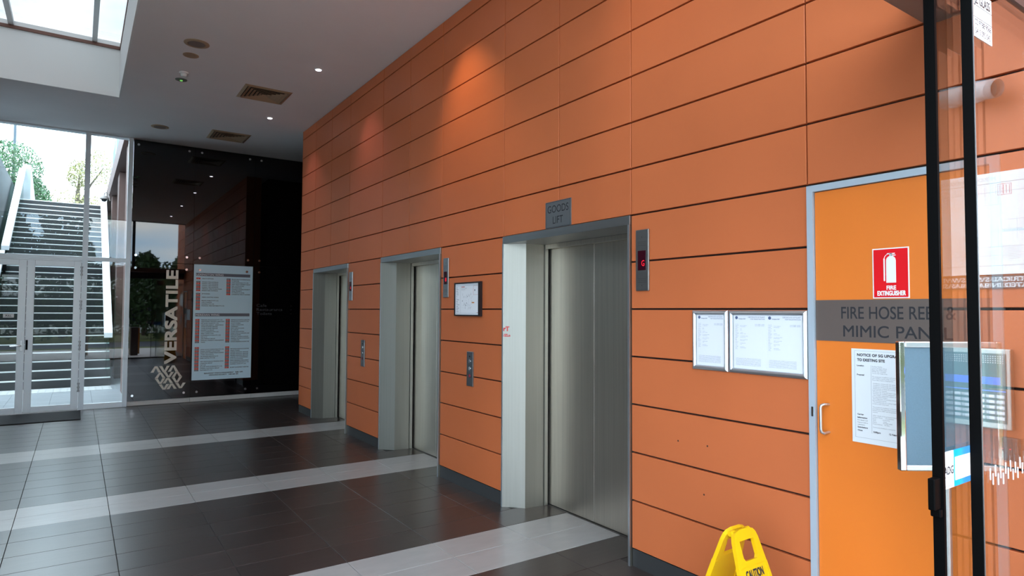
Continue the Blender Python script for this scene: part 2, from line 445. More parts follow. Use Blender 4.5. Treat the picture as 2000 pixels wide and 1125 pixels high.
block(.04, .135, .474, ['MERIDIAN PSYCHOLOGY PTY LTD', 'URBAN PROPERTY BUILDING CONSULTANTS', 'NETWORK HOMES PTY LTD', 'CAPSTONE AGENCY - SMARTSPACE', 'TWINE BUSINESS SERVICES', 'TWINE BUSINESS SERVICES', 'PROPERTY & GROUP', 'STATUS RESEARCH PTY LTD', 'ARBA CONSULTING', 'ENGINEERING STUDIO PTY LTD', 'MPR & CO', 'LINK FINANCE GROUP', 'MARSHALL PROPERTY MANAGEMENT', 'TRADE'], True, 1)
block(.545, .635, .474, ['WEB WISE ACCOUNTANTS & CONSULTING', 'PERSON SOLUTIONS PTY LTD', 'ACUITY MOBILE', 'LOGIN CONSULTING', 'CAREREADY', 'BODY HEALTH CLINIC', 'RPL PODIUM', 'ADVISE ASSOCIATION', 'PRIMARY SPORTS & CORPORATE CARE', 'PREMIUM ADMIN', 'SIMPLISTIC FINANCE SCIENCE', 'ARRENDELL PARTNERS ACCOUNTANTS', 'COUNSELLING', 'SHANNON BRANDING ACUPUNCTURE'], True, 2)
block(.04, .135, .716, ['', 'JOHN LLOYD CONSULTING PTY LTD', 'SIGNAL PROPERTY SOLUTIONS', 'POSITIVE GROUP COMPANY FINANCE PLANNING', 'L FORD ARCHITECTS', 'AR BUSINESS SERVICES & CO', 'RARE CAPITAL PTY LTD', '', 'GRAY GROUP & BALLOU FINANCIAL ADVICE', 'LANGDON GROUP', 'CAP LUX', 'BUILDER SUITE INTERIORS PTY LTD', 'GENERAL ELECTRICAL GROUP', 'PARTNERS PTY LTD'], True, 2)
block(.545, .635, .716, ['', 'FIRST BROAD GROUP & ACCOUNTING', 'MAJOR STREAM', 'PREMIER FINANCIAL SERVICES', 'PREMIER FINANCIAL SERVICES', 'PREMIER FINANCIAL SERVICES', 'LASSITER CIVIL ENGINEERING', 'DATA ACCOUNTING', 'RAMP & NEIGHBOUR DEVELOPMENT', 'N & B BUSINESS SERVICES PTY LTD', 'CLEMENS LUDOR PTY LTD', '', 'SECURITY & INVESTMENT SURVEYORS'], True, 3)
text(nm, 'BEAUMONT STRATA MANAGEMENT   9680 1499', (bx(.53), YB-.0064, bz(.950)), .02, 'F', bold=.04, align='c')
text(nm, 'HIGHLAND SECURITY   1300 660 304', (bx(.53), YB-.0064, bz(.966)), .02, 'F', bold=.04, align='c')
obj('number_tag', rd, mat('tag_red', (.80, .05, .012), .5), db, kind='stuff', label='red suite number tags')
obj('number_tag', gy, mat('tag_grey', (.20, .17, .18), .5), db, kind='stuff', label='grey suite number tags')
obj('tenant_lettering', nm, INK, db, label='small dark tenant names', kind='stuff'); obj('number_lettering', nb, WHITE, db, kind='stuff')

# ---- vertical lettering and emblem
vl = MB()
AXV = (Vector((0, 0, 1)), Vector((-1, 0, 0)), Vector((0, -1, 0)))
text(vl, 'VERSATILE', (-1.502, YB-.003, .675), .165, AXV, width=1.588, res=6, bold=.055)
vt = obj('wall_lettering', vl, CREAM, loc=(-1.58, YB-.003, .675))
tag(vt, 'cream word VERSATILE running up the black wall', 'lettering')
em = thing('wall_emblem', 'cream emblem of interlocking chevrons low on the black wall', 'emblem', (-1.61, YB-.003, .16))
S = .000556
def chev(cx, top, bot, up):
    hw, aw, th = 142, 36, 82    # half spread, half apex, stroke
    X = lambda q: -1.872+(q-130)*S
    Z = lambda q: .535-(q-398)*S
    a, b = (top, bot) if up else (bot, top)
    pts = [(cx-hw, b), (cx-aw, a), (cx+aw, a), (cx+hw, b), (cx+hw-th, b), (cx, a+(b-a)*.26), (cx-hw+th, b)]
    P_ = [(X(p[0]), Z(p[1])) for p in pts]
    n = 7; m_ = MB()
    front = [(p[0], YB-.004, p[1]) for p in P_]; back = [(p[0], YB-.0005, p[1]) for p in P_]
    f = [(0, 1, 5, 6), (1, 2, 5), (2, 3, 4, 5)]
    m_.add(front+back, f+[tuple(i+7 for i in reversed(q)) for q in f]+[(i, i+7, (i+1) % n+7, (i+1) % n) for i in range(n)])
    obj('chevron', m_, CREAM, em)
for cx, t, b, up in ((270,212,400,1),(497,212,400,0),(733,205,392,1),(390,410,572,1),(615,402,565,0),(840,398,560,1),
                     (388,585,750,0),(598,580,742,1),(838,570,735,0),(497,765,930,0),(705,758,922,1),(945,750,915,0)):
    chev(cx, t, b, up)
cf = thing('wayfinding_lettering', 'dim grey words Cafe, Restaurants, Toilets on the dark wall', 'lettering', (-.2, YB-.001, 1.5))
for i, s in enumerate(('Cafe', 'Restaurants', 'Toilets')):
    DIM = mat('dim_grey_print', (.028, .025, .028), .4)
    obj('word', text(MB(), s, (-.205, YB-.001, 1.655-.075*i), .05, 'F', xs=1.35, bold=.02), DIM, cf)
    obj('arrow', text(MB(), '>' if i < 2 else '<', (.40, YB-.001, 1.655-.075*i), .04, 'F'), DIM, cf)

# ================================================================ storefront (window_1) and its doors (door_1)
FX = [-2.24, -2.83, -4.29, -4.90, -6.25]
m1 = MB()
def bar(mb, x0, x1, z0, z1, y0=YB-.05, y1=YB+.05): mb.box(x0, x1, y0, y1, z0, z1)
w1 = struct('window_1', MB().box(-2.272, -2.208, YB-.05, YB+.05, 0, CE), ALU)
for xx in FX[1:]: obj('mullion', MB().box(xx-.037, xx+.037, YB-.05, YB+.05, 0, CE), ALU, w1)
for a, b in ((-2.793, -2.272), (-4.253, -2.867), (-4.863, -4.327), (-6.213, -4.937)):
    obj('transom', MB().box(a, b, YB-.045, YB+.045, 2.370, 2.430), ALU, w1)
    obj('head', MB().box(a, b, YB-.045, YB+.045, CE-.02, CE), ALU, w1)
    obj('pane', MB().box(a, b, YB-.005, YB+.005, 2.430, CE-.02), GLASSW, w1)
for a, b in ((-2.793, -2.272), (-4.863, -4.327), (-6.213, -4.937)):
    obj('sill', MB().box(a, b, YB-.045, YB+.045, 0, .085), ALUW, w1)
    obj('pane', MB().box(a, b, YB-.005, YB+.005, .085, 2.370), GLASSW, w1)
hd = MB().box(-4.25, -2.87, YB-.045, YB+.045, 2.352, 2.369)
d1 = struct('door_1', hd, ALUW)
def leaf(x0, x1, hx, hl):
    L = obj('door_leaf', MB().box(x0, x0+.095, YB-.042, YB-.002, .012, 2.35).box(x1-.095, x1, YB-.042, YB-.002, .012, 2.35)
            .box(x0+.095, x1-.095, YB-.042, YB-.002, .012, .10).box(x0+.095, x1-.095, YB-.042, YB-.002, 2.262, 2.35), ALUW, d1, bevel=.003)
    obj('pane', MB().box(x0+.095, x1-.095, YB-.026, YB-.018, .10, 2.262), GLASSW, L)
    if hl:
        obj('lock_plate', MB().box(hx-.018, hx+.018, YB-.052, YB-.042, .95, 1.11), STEELH, L, bevel=.003)
        obj('lever', MB().tube([(hx, YB-.052, 1.035), (hx, YB-.095, 1.035), (hx-.02, YB-.10, 1.035), (hx-.135, YB-.10, 1.03)], .010), CHROME, L, smooth=True)
    else:
        obj('lock_plate', MB().box(hx-.014, hx+.014, YB-.048, YB-.042, .97, 1.12), BLACK, L)
    return L
L1 = leaf(-4.25, -3.563, -3.60, True)
L2 = leaf(-3.557, -2.872, -3.535, False)
for zz in (2.20, 1.66, 1.02, .36):
    hg = MB().lathe([(.010, -.06), (.010, .06)], (-2.868, YB-.055, zz), (0, 0, 1), 10)
    for dz in (-.06, 0, .06): hg.lathe([(.017, -.012), (.017, .012)], (-2.868, YB-.06, zz+dz), (0, 0, 1), 10)
    obj('hinge', hg, STEELH, d1, smooth=True)
pl = obj('push_plate', MB().box(-3.83, -3.70, YB-.0275, YB-.0262, 1.46, 1.515), WHITE, L1, label='white PULL label')
# the words are a part of the leaf too
obj('door_lettering', text(MB(), 'PULL', (-3.765, YB-.0282, 1.477), .022, 'F', align='c', bold=.04), INK, L1)
tag(obj('door_mat', MB().box(-4.6, -2.83, 11.08, 12.02, .001, .014), mat('mat_fibre', (.022, .02, .02), .95, bump=.5, bscale=(300, 300, 300)), loc=(-3.7, 11.5, .001), bevel=.004),
    'dark rectangular entrance mat in front of the white double doors', 'mat')

# ================================================================ lifts
def make_lift(yc, label):
    t = thing('lift', label, 'lift', (0, yc, 0), None)
    def prof(s):   # plan of a jamb: s=+1 far side, -1 near side
        pts = [(-.014, yc+s*.733), (-.014, yc+s*.715), (.118, yc+s*.580), (.289, yc+s*.562), (.292, yc+s*.60), (.02, yc+s*.733)]
        return pts if s < 0 else pts[::-1]
    for s in (1, -1):
        obj('jamb', MB().prism(prof(s), 'z', 0.0, 2.149), STEEL, t)
        obj('door_post', MB().box(.292, .325, min(yc+s*.548, yc+s*.60), max(yc+s*.548, yc+s*.60), 0, 2.149), STEEL, t, bevel=.003)
    for s in (1, -1):
        obj('edge_trim_or_glint', MB().box(-.0165, -.0141, min(yc+s*.716, yc+s*.733), max(yc+s*.716, yc+s*.733), 0, 2.149), SNAP, t)  # pale strip added to brighten the steel jamb nose, no separate trim part
    obj('head', MB().box(-.014, .30, yc-.733, yc+.733, 2.1495, 2.209), STEELH, t, bevel=.002)
    obj('door_head', MB().box(.30, .33, yc-.548, yc+.548, 2.112, 2.1485), STEELD, t)
    obj('leaf', MB().box(.342, .372, yc+.0016, yc+.575, .008, 2.14), STEELD, t, bevel=.002)
    obj('leaf', MB().box(.342, .372, yc-.575, yc-.0016, .008, 2.14), STEELD, t, bevel=.002)
    obj('sill', MB().box(.326, .42, yc-.60, yc+.60, -.006, .004), mat('lift_sill', (.18, .18, .18), .4, 1), t)
    sh_ = obj('shaft_lining', MB().box(.40, .42, yc-.62, yc+.62, .01, 2.16), BACKING, t)
    return t
make_lift(LIFTC[0], 'stainless steel lift doorway furthest from the entrance, nearest the black wall')
make_lift(LIFTC[1], 'middle stainless steel lift doorway between the two call button plates')
gl = make_lift(LIFTC[2], 'large stainless steel goods lift doorway under the GOODS LIFT sign')
sg = MB()
for s, yy, zz, h in (('I', 4.318, 1.44, .045), ('T', 4.305, 1.44, .05), ('FZn', 4.318, 1.385, .025)):
    pass
AXJ = (Vector((.118+.014, -.135, 0)).normalized(), Vector((0, 0, 1)), Vector((-.135, -.132, 0)).normalized())
jo = Vector((-.014, LIFTC[2]+.715, 0)) + AXJ[2]*.0008
text(sg, 'rT', jo+AXJ[0]*.004+Vector((0, 0, 1.432)), .034, AXJ, bold=.08); text(sg, '/ZLn', jo+AXJ[0]*.004+Vector((0, 0, 1.385)), .020, AXJ, bold=.08)
obj('marker_scrawl', sg, REDI, gl, label='red marker scrawl on the far jamb', kind='stuff')

# ---- lift indicators and call plates
def indicator(y0, y1, z0, z1, ch, label):
    t = thing('lift_indicator', label, 'indicator panel', (0, (y0+y1)/2, z0), 'lift indicator panels')
    obj('faceplate', MB().box(-.013, .0, y0, y1, z0, z1), STEELH, t, bevel=.004)
    w_ = y1-y0; h = z1-z0; ym = (y0+y1)/2
    d0, d1_ = z0+h*.335, z0+h*.655
    obj('display', MB().box(-.0145, -.0128, ym-w_*.31, ym+w_*.31, d0, d1_), mat('display_glass', (.035, .002, .008), .12), t)
    obj('floor_letter', text(MB(), ch, (-.0150, ym-w_*.09, d0+.026), .036, 'W', res=2, width=.024, align='c'), mat('red_led', (.6, .01, .02), .5, emit=(1, .008, .03), estr=.75), t)
    for zz in (z0+h*.17, z0+h*.77):
        g = MB()
        for i in range(7):
            for j in range(3): g.lathe([(.0016, 0), (.0016, .0006)], (-.013, ym+(i-3)*w_*.09, zz+(j-1)*.011), (-1, 0, 0), 6)
        obj('speaker_holes', g, TAND, t, kind='stuff')
    for zz in (z0+h*.085, z0+h*.875):
        obj('screw', MB().lathe([(.0022, 0), (.002, .0009)], (-.013, ym, zz), (-1, 0, 0), 8), TAND, t)
    return t
indicator(2.729, 2.838, 1.723, 2.107, 'G', 'steel floor indicator with red G right of the goods lift')
indicator(5.288, 5.389, 1.722, 2.099, '8', 'steel floor indicator with red digit right of the middle lift')
indicator(7.835, 7.955, 1.722, 2.090, '6', 'steel floor indicator with red digit right of the furthest lift')
def callplate(y0, y1, z0, z1, label):
    t = thing('call_plate', label, 'button panel', (0, (y0+y1)/2, z0), 'lift call plates')
    ym = (y0+y1)/2; h = z1-z0
    obj('faceplate', MB().box(-.012, .0, y0, y1, z0, z1), mat('plate_steel', (.30, .30, .31), .33, 1), t, bevel=.003)
    obj('key_switch', MB().lathe([(.008, 0), (.008, .002)], (-.012, ym, z1-h*.14), (-1, 0, 0), 12), TAND, t)
    for f in (.28, .49):
        b = obj('button', MB().lathe([(.016, 0), (.016, .003), (.013, .004)], (-.012, ym, z1-h*f), (-1, 0, 0), 16), CHROME, t)
    obj('button', MB().lathe([(.016, 0), (.016, .003), (.013, .004)], (-.012, ym, z1-h*.70), (-1, 0, 0), 16), mat('red_button', (.25, .03, .05), .3), t, label='dark red lit button')
    return t
callplate(4.823, 4.930, .924, 1.231, 'steel call button plate between the goods lift and the middle lift')
callplate(7.395, 7.509, .908, 1.232, 'steel call button plate between the middle and furthest lifts')

# ---- GOODS LIFT sign
gs = thing('goods_lift_sign', 'small grey plate reading GOODS LIFT above the nearest lift', 'sign', (0, 3.63, 2.2135))
obj('plate', MB().box(-.007, 0, 3.481, 3.780, 2.2135, 2.412), mat('grey_plate', (.23, .235, .245), .38, .7), gs, bevel=.001)
b_ = MB(); outline(b_, 'W', (-.0071, 0, 0), -3.775, -3.486, 2.218, 2.4075, .0025); obj('border', b_, INK, gs)
obj('lettering', text(MB(), 'GOODS', (-.0078, 3.63, 2.327), .053, 'W', width=.245, res=6, align='c'), INK, gs)
obj('lettering', text(MB(), 'LIFT', (-.0078, 3.63, 2.244), .053, 'W', width=.118, res=6, align='c'), INK, gs)

# ---- framed evacuation map
mb_ = thing('evacuation_map', 'white evacuation plan in a thin black frame left of the goods lift', 'notice', (0, 4.915, 1.548))
y0, y1, z0, z1 = 4.687, 5.141, 1.548, 1.853
f_ = MB(); f_.box(-.028, 0, y0, y0+.028, z0, z1).box(-.028, 0, y1-.012, y1, z0, z1).box(-.028, 0, y0+.028, y1-.012, z0, z0+.012).box(-.028, 0, y0+.028, y1-.012, z1-.012, z1)
obj('frame', f_, mat('frame_black', (.012, .01, .012), .35), mb_)
obj('sheet', MB().box(-.020, -.002, y0+.027, y1-.011, z0+.011, z1-.011), PAPER, mb_)
pr_ = MB(); rp = MB(); O = (-.0202, 0, 0)
ya, yb = -(y1-.022), -(y0+.036)
rect(pr_, 'W', O, ya, yb, z1-.030, z1-.0285); rect(pr_, 'W', O, ya, yb, z0+.024, z0+.0255); rect(pr_, 'W', O, ya+.085, ya+.086, z0+.025, z1-.03)
rng = random.Random(3)
for i in range(16): rect(pr_, 'W', O, ya+.006, ya+.02+rng.random()*.045, z1-.05-.0155*i, z1-.046-.0155*i)
for i in range(60):
    a = ya+.12+rng.random()*.17; z_ = z0+.06+rng.random()*.13
    if rng.random() < .5: rect(pr_, 'W', O, a, a+.004+rng.random()*.02, z_, z_+.0012)
    else: rect(pr_, 'W', O, a, a+.0012, z_, z_+.004+rng.random()*.02)
for a, z_ in ((.115, 1.68), (.20, 1.72), (.19, 1.66), (.175, 1.64)): rect(pr_, 'W', O, ya+a, ya+a+.010, z_, z_+.008)
outline(rp, 'W', O, yb-.085, yb-.004, z1-.115, z1-.035, .0015); rect(rp, 'W', O, ya+.10, ya+.16, z1-.045, z1-.038)
rect(pr_, 'W', O, yb-.068, yb-.052, z1-.082, z1-.068)
text(pr_, 'EVACUATION DIAGRAM', (-.0207, -(ya+.10), z1-.058), .006, 'W'); text(pr_, 'GROUND FLOOR', (-.0207, -(ya+.10), z1-.070), .006, 'W')
rect(rp, 'W', O, yb-.03, yb-.004, z0+.03, z0+.033)
obj('plan_lines', pr_, INKG, mb_, kind='stuff'); obj('red_lines', rp, mat('plan_red', (.6, .15, .12), .6), mb_, kind='stuff')
og = MB(); rect(og, 'W', O, yb-.11, yb-.068, z0+.115, z0+.125); obj('marker_bar', og, mat('plan_orange', (.6, .22, .05), .6), mb_)

# ---- certificate frames
def snapframe(name, label, y0, y1, z0, z1, n, group):
    t = thing(name, label, 'framed notice', (0, (y0+y1)/2, z0), group)
    w_ = .026; prof = [(0, 0), (-.010, .0), (-.017, .008), (-.018, .015), (-.012, .023), (-.006, w_), (0, w_)]
    for side in range(4):
        mb = MB(); k = len(prof)
        ring = []
        for (dx, o_) in prof:
            a = {0: ((y0+o_, z0+o_), (y1-o_, z0+o_)), 1: ((y1-o_, z0+o_), (y1-o_, z1-o_)), 2: ((y1-o_, z1-o_), (y0+o_, z1-o_)), 3: ((y0+o_, z1-o_), (y0+o_, z0+o_))}[side]
            ring.append(((dx, *a[0]), (dx, *a[1])))
        mb.add([r_[0] for r_ in ring]+[r_[1] for r_ in ring], [(i, i+1, k+i+1, k+i) for i in range(k-1)]+[tuple(range(k))[::-1], tuple(range(k, 2*k))])
        obj('frame_bar', mb, SNAP, t, smooth=True)
    obj('backing', MB().box(-.004, -.0005, y0+.02, y1-.02, z0+.02, z1-.02), PAPER, t)
    wd = (y1-y0-2*w_)/n
    for s in range(n):
        yy = y1-w_-wd*s; O = (-.0062, 0, 0)
        sh_ = obj('certificate', MB().box(-.006, -.0042, yy-wd+.0015, yy-.0015, z0+w_, z1-w_), PAPER, t)
        pb = MB(); x0_ = -yy
        pb.lathe([(.0085, 0), (.0085, .0003)], (-.0061, yy-.020, z1-w_-.012), (-1, 0, 0), 12)
        text(pb, 'WorkCover NSW'.replace('WorkCover', 'Workplace'), (-.0066, yy-.032, z1-w_-.020), .0042, 'W', bold=.05)
        text(pb, 'CERTIFICATE OF PLANT', (-.0066, yy-wd+.008, z1-w_-.012), .0062, 'W', align='r')
        text(pb, 'ITEM REGISTRATION', (-.0066, yy-wd+.008, z1-w_-.022), .0062, 'W', align='r')
        lines = [(.03, .035, .4), (.036, .035, .35)]
        q = random.Random(11)
        for i in range(22):
            zz = z1-w_-.048-.0062*i
            text(pb, ''.join(q.choice('abcdeimnorstu ') for _ in range(q.randint(5, 12))), (-.0066, yy-.012, zz), .0026, 'W')
            if i % 3: text(pb, ''.join(q.choice('abcdeimnorstu ') for _ in range(q.randint(4, 26))), (-.0066, yy-.042, zz), .0026, 'W')
            if i in (0, 1): text(pb, 'Item No  0000000   Reg 00/00', (-.0066, yy-wd+.010, zz), .0030, 'W', align='r')
        for i in range(7):
            text(pb, ''.join(q.choice('abcdeimnorstu ') for _ in range(70 if i < 5 else 46)), (-.0066, yy-.014, z0+w_+.052-.0058*i), .0026, 'W', width=min(wd*.8, .15))
        obj('print', pb, INKB, sh_, kind='stuff')
    return t
snapframe('certificate_frame', 'narrow silver snap frame holding one certificate on orange wall', 2.158, 2.396, 1.271, 1.602, 1, 'certificate frames')
snapframe('certificate_frame', 'wide silver snap frame holding two certificates beside the orange door', 1.707, 2.151, 1.271, 1.602, 2, 'certificate frames')

# ================================================================ fire door (door_2)
DY0, DY1, DZ = .926, 1.703, 2.203
f_ = MB().box(-.010, .06, DY1-.031, DY1, 0, DZ).box(-.010, .06, DY0, DY0+.031, 0, DZ).box(-.010, .06, DY0+.031, DY1-.031, DZ-.031, DZ)
d2 = struct('door_2', f_, JAMB)
lf = obj('door_leaf', MB().box(.004, .045, DY0+.034, DY1-.034, .008, DZ-.034), DOORORANGE, d2, bevel=.001)
hy = 1.625
obj('pull_handle', MB().tube([(.004, hy-.012, 1.163), (-.032, hy-.008, 1.166), (-.040, hy, 1.160), (-.042, hy+.002, 1.15), (-.042, hy+.002, 1.05), (-.040, hy, 1.038), (-.032, hy-.008, 1.032), (.004, hy-.012, 1.035)], .0065), SNAP, lf, smooth=True)
obj('strike_plate', MB().box(-.012, -.0095, 1.680, 1.690, 1.10, 1.145), CHROME, d2)
fs = thing('door_name_plate', 'long brushed steel plate reading FIRE HOSE REEL & MIMIC PANEL', 'sign', (0, 1.31, 1.462))
obj('plate', MB().box(.0015, .0038, .962, 1.668, 1.461, 1.652), mat('brown_steel', (.165, .125, .11), .38, .3, bump=.08, bscale=(900, 900, 900)), fs)
obj('lettering', text(MB(), 'FIRE HOSE REEL &', (.0008, 1.546, 1.566), .053, 'W', width=.462, res=6, bold=.01), INK, fs)
obj('lettering', text(MB(), 'MIMIC PANEL', (.0008, 1.538, 1.484), .050, 'W', width=.442, res=6, bold=.01), INK, fs)
ex = thing('extinguisher_sign', 'red fire extinguisher sign with white border on the orange door', 'sign', (0, 1.33, 1.655))
O = (.0022, 0, 0)
obj('plate', MB().box(.0022, .0038, 1.254, 1.405, 1.656, 1.876), WHITE, ex, bevel=.0006)
r_ = MB(); rect(r_, 'W', O, -1.400, -1.259, 1.661, 1.871, .0003); obj('red_field', r_, RED, ex)
x_ = MB(); O2 = (.0018, 0, 0); yc_ = -1.327
rect(x_, 'W', O2, yc_-.020, yc_+.020, 1.724, 1.822)
x_.lathe([(.0195, 0), (.0195, .0007)], (.0018, -yc_, 1.822), (-1, 0, 0), 20)
rect(x_, 'W', O2, yc_-.006, yc_+.006, 1.835, 1.852); rect(x_, 'W', O2, yc_-.016, yc_+.016, 1.848, 1.853); rect(x_, 'W', O2, yc_-.002, yc_+.020, 1.841, 1.845)
hs = []
for k in range(9):
    a = math.pi/2*k/8; hs.append((.0016, -(yc_-.006-.022*math.sin(a)), 1.828+.022*math.cos(a)))
hs.append((.0016, -(yc_-.028), 1.735))
x_.tube(hs, .0012, 6)
for a_, b_2 in ((1.735, 1.80),): rect(x_, 'W', O2, yc_-.031, yc_-.025, 1.732, 1.83)
obj('lettering', text(MB(), 'FIRE', (.0015, -yc_, 1.694), .017, 'W', width=.038, res=6, align='c', bold=.05), WHITE, ex)
obj('lettering', text(MB(), 'EXTINGUISHER', (.0015, -yc_, 1.669), .019, 'W', width=.115, res=6, align='c', bold=.05), WHITE, ex)
obj('symbol', x_, WHITE, ex)
no = thing('paper_notice', 'white paper notice of a 5G upgrade taped to the orange door', 'notice', (0, 1.36, 1.012))
y1_ = 1.503; O = (.0008, 0, 0)
obj('sheet', MB().box(.0012, .0034, 1.206, y1_, 1.012, 1.431), mat('notice_paper', (.74, .77, .80), .6), no)
p_ = MB(); fine = MB()
text(p_, 'NOTICE OF 5G UPGRADE', (.0008, y1_-.026, 1.398), .0115, 'W', bold=.05, width=.19); text(p_, 'TO EXISTING SITE', (.0008, y1_-.026, 1.376), .0115, 'W', bold=.05, width=.118)
for s, zz in (('Location', 1.353), ('Proposal', 1.312), ('Carrier', 1.135), ('Information', 1.121), ('Submissions', 1.078), ('Close', 1.064)):
    text(p_, s, (.0008, y1_-.024, zz), .0062, 'W', bold=.05)
for s, zz in (('For details and', 1.110), ('how to make a', 1.100), ('submission', 1.090)): text(p_, s, (.0008, y1_-.024, zz), .005, 'W')
text(p_, '5:00pm', (.0008, y1_-.092, 1.064), .007, 'W', bold=.05); text(p_, '12 February', (.0008, y1_-.158, 1.064), .007, 'W', bold=.05)
TX = ['Norwest Lodge', '24-32 Lexington Drive', 'Bella Vista NSW 2153', 'RFNSA Ref  2153002', 'Optus Ref  Bella Vista', '', '5G equipment installation and associated works at the existing', 'with ancillary works under Section 7 of the Mobile', 'Phone Base Station Deployment', '', '. Installation of three (3) new panel antennas', '. Installation of three (3) new remote units', '. Installation of three (3) new antennas', '. Replacement of three (3) existing units with', '  rings and new mounts', '. Provision for three (3) future antennas', '. Provision for ancillary equipment within', '. One smaller equipment cabinet with trays', '  and associated feeders', '. Reconfiguration of existing antennas', '  the associated works', '. The existing pole or rooftop height to', '  remain at the same level', '', 'The proposed installation is Development in', 'accordance with State Environmental', 'Infrastructure 2007 and the guidelines', 'consent', '', 'Other details of the proposed development', 'Contact Name      Consultation', 'Email             community', 'Web               www', 'Phone             02 0000 0000', 'Postal Address    PO Box', '', 'Community feedback is invited by']
TX = [s.replace('Optus', 'Carrier').replace('Norwest Lodge', 'Rooftop Facility') for s in TX]
for i, s in enumerate(TX): text(fine, s, (.0008, y1_-.090, 1.353-.0074*i), .0046, 'W')
outline(fine, 'W', (.0010, 0, 0), -y1_+.014, -1.218, 1.035, 1.422, .0007); rect(fine, 'W', (.001, 0, 0), -y1_+.085, -y1_+.0857, 1.06, 1.36)
obj('print', p_, INK, no, label='dark headings', kind='stuff'); obj('fine_print', fine, INKG, no, label='small grey text', kind='stuff')

# ================================================================ ceiling fittings
def vent(yc, xc, label):
    t = thing('ceiling_vent', label, 'vent', (xc, yc, CE), 'square ceiling vents')
    h = .292
    def ring(a, b, z0, z1, m_, name, kind=None):
        # sloped louvre ring from half size a (z0) to b (z1)
        mb = MB(); A = [(-a, -a), (a, -a), (a, a), (-a, a)]; B = [(-b, -b), (b, -b), (b, b), (-b, b)]
        vs_ = [(xc+p[0], yc+p[1], z0) for p in A]+[(xc+p[0], yc+p[1], z1) for p in B]
        th = .0025
        vs_ += [(v[0], v[1], v[2]-th) for v in vs_]
        fs_ = [(i, (i+1) % 4, 4+(i+1) % 4, 4+i) for i in range(4)]+[(8+4+i, 8+4+(i+1) % 4, 8+(i+1) % 4, 8+i) for i in range(4)]
        fs_ += [(i, 8+i, 8+(i+1) % 4, (i+1) % 4) for i in range(4)]+[(4+i, 4+(i+1) % 4, 12+(i+1) % 4, 12+i) for i in range(4)]
        mb.add(vs_, fs_); return obj(name, mb, m_, t)
    ring(h, h-.035, CE-.001, CE-.012, TAN, 'rim')
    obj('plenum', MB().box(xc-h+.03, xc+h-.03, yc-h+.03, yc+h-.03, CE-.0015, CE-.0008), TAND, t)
    k = 0
    a = h-.045
    while a > .05:
        ring(a, a-.034, CE-.014, CE-.002, TAN, 'louvre'); a -= .044
    obj('core', MB().box(xc-.03, xc+.03, yc-.03, yc+.03, CE-.012, CE-.010), TAN, t)
    return t
vent(8.69, -.94, 'square tan ceiling vent nearer the camera'); vent(11.14, -.93, 'square tan ceiling vent close to the black wall')
def ring_light(x, y, r_, label):
    t = thing('downlight', label, 'ceiling light', (x, y, CE), 'unlit round downlights')
    obj('rim', MB().lathe([(r_, 0), (r_, -.004), (r_*.72, -.010), (r_*.70, -.008), (r_*.68, -.002)], (x, y, CE), (0, 0, 1), 32), TAN, t, smooth=True)
    obj('reflector', MB().lathe([(r_*.66, -.0095), (r_*.64, -.0100)], (x, y, CE), (0, 0, 1), 32), mat('dull_reflector', (.22, .17, .15), .5), t)
    return t
ring_light(-1.925, 7.43, .125, 'large unlit round downlight with tan rim nearest the skylight')
ring_light(-1.918, 11.177, .125, 'unlit round downlight with tan rim near the far glazing')
tag(obj('ceiling_speaker', MB().lathe([(.082, 0), (.082, -.004), (.062, -.009), (.055, -.006), (.03, -.008)], (-1.93, 7.814, CE), (0, 0, 1), 28), TAN, loc=(-1.93, 7.814, CE), smooth=True),
    'small flat tan round ceiling disc beside the large downlight', 'ceiling speaker')
sd = thing('smoke_detector', 'small white smoke detector hanging from the ceiling', 'smoke detector', (-1.924, 8.43, CE))
obj('base', MB().lathe([(.052, 0), (.052, -.014), (.046, -.02)], (-1.924, 8.43, CE), (0, 0, 1), 24), WHITEP, sd, smooth=True)
obj('head', MB().lathe([(.040, -.0205), (.036, -.04), (.028, -.052), (.012, -.056)], (-1.924, 8.43, CE), (0, 0, 1), 24), WHITEP, sd, smooth=True)
el = thing('emergency_light', 'small grey round emergency light with green glow', 'ceiling light', (-1.918, 8.718, CE))
obj('rim', MB().lathe([(.068, 0), (.066, -.006), (.03, -.010)], (-1.918, 8.718, CE), (0, 0, 1), 24), mat('grey_green', (.13, .15, .12), .5), el, smooth=True)
obj('lens', MB().lathe([(.018, -.0105), (.014, -.018)], (-1.918, 8.718, CE), (0, 0, 1), 14), mat('green_led', (.2, .5, .1), .4, emit=(.3, 1, .2), estr=.35), el)
LEDM = mat('led_face', (1, 1, 1), .5, emit=(.86, .84, 1.0), estr=30)
for y, colr, pw, lab in ((2.68, (1, .72, .55), 14, 'small lit spotlight in the ceiling nearest the entrance'), (5.03, (1, .70, .36), 42, 'small lit spotlight above the warm patch of wall'),
                    (7.406, (.80, .55, 1), 15, 'small bright spotlight nearer the camera of the two in view'), (9.708, (.80, .55, 1), 13, 'small bright spotlight nearest the black wall')):
    t = thing('spotlight', lab, 'ceiling light', (-.623, y, CE), 'recessed spotlights')
    obj('rim', MB().lathe([(.045, 0), (.045, -.004), (.032, -.005)], (-.623, y, CE), (0, 0, 1), 20), WHITEP, t, smooth=True)
    obj('lens', MB().lathe([(.030, -.0052), (.029, -.0075)], (-.623, y, CE), (0, 0, 1), 20), LEDM, t)
    ld = bpy.data.lights.new('spot', 'SPOT'); ld.energy = pw; ld.color = colr; ld.spot_size = R(72); ld.spot_blend = 1.0; ld.shadow_soft_size = .03
    lo = bpy.data.objects.new('spot_lamp', ld); COL.objects.link(lo); lo.parent = t; lo.location = (0, 0, -.02)
    lo.rotation_euler = Vector((.623, -.12, -1.35)).to_track_quat('-Z', 'Y').to_euler()

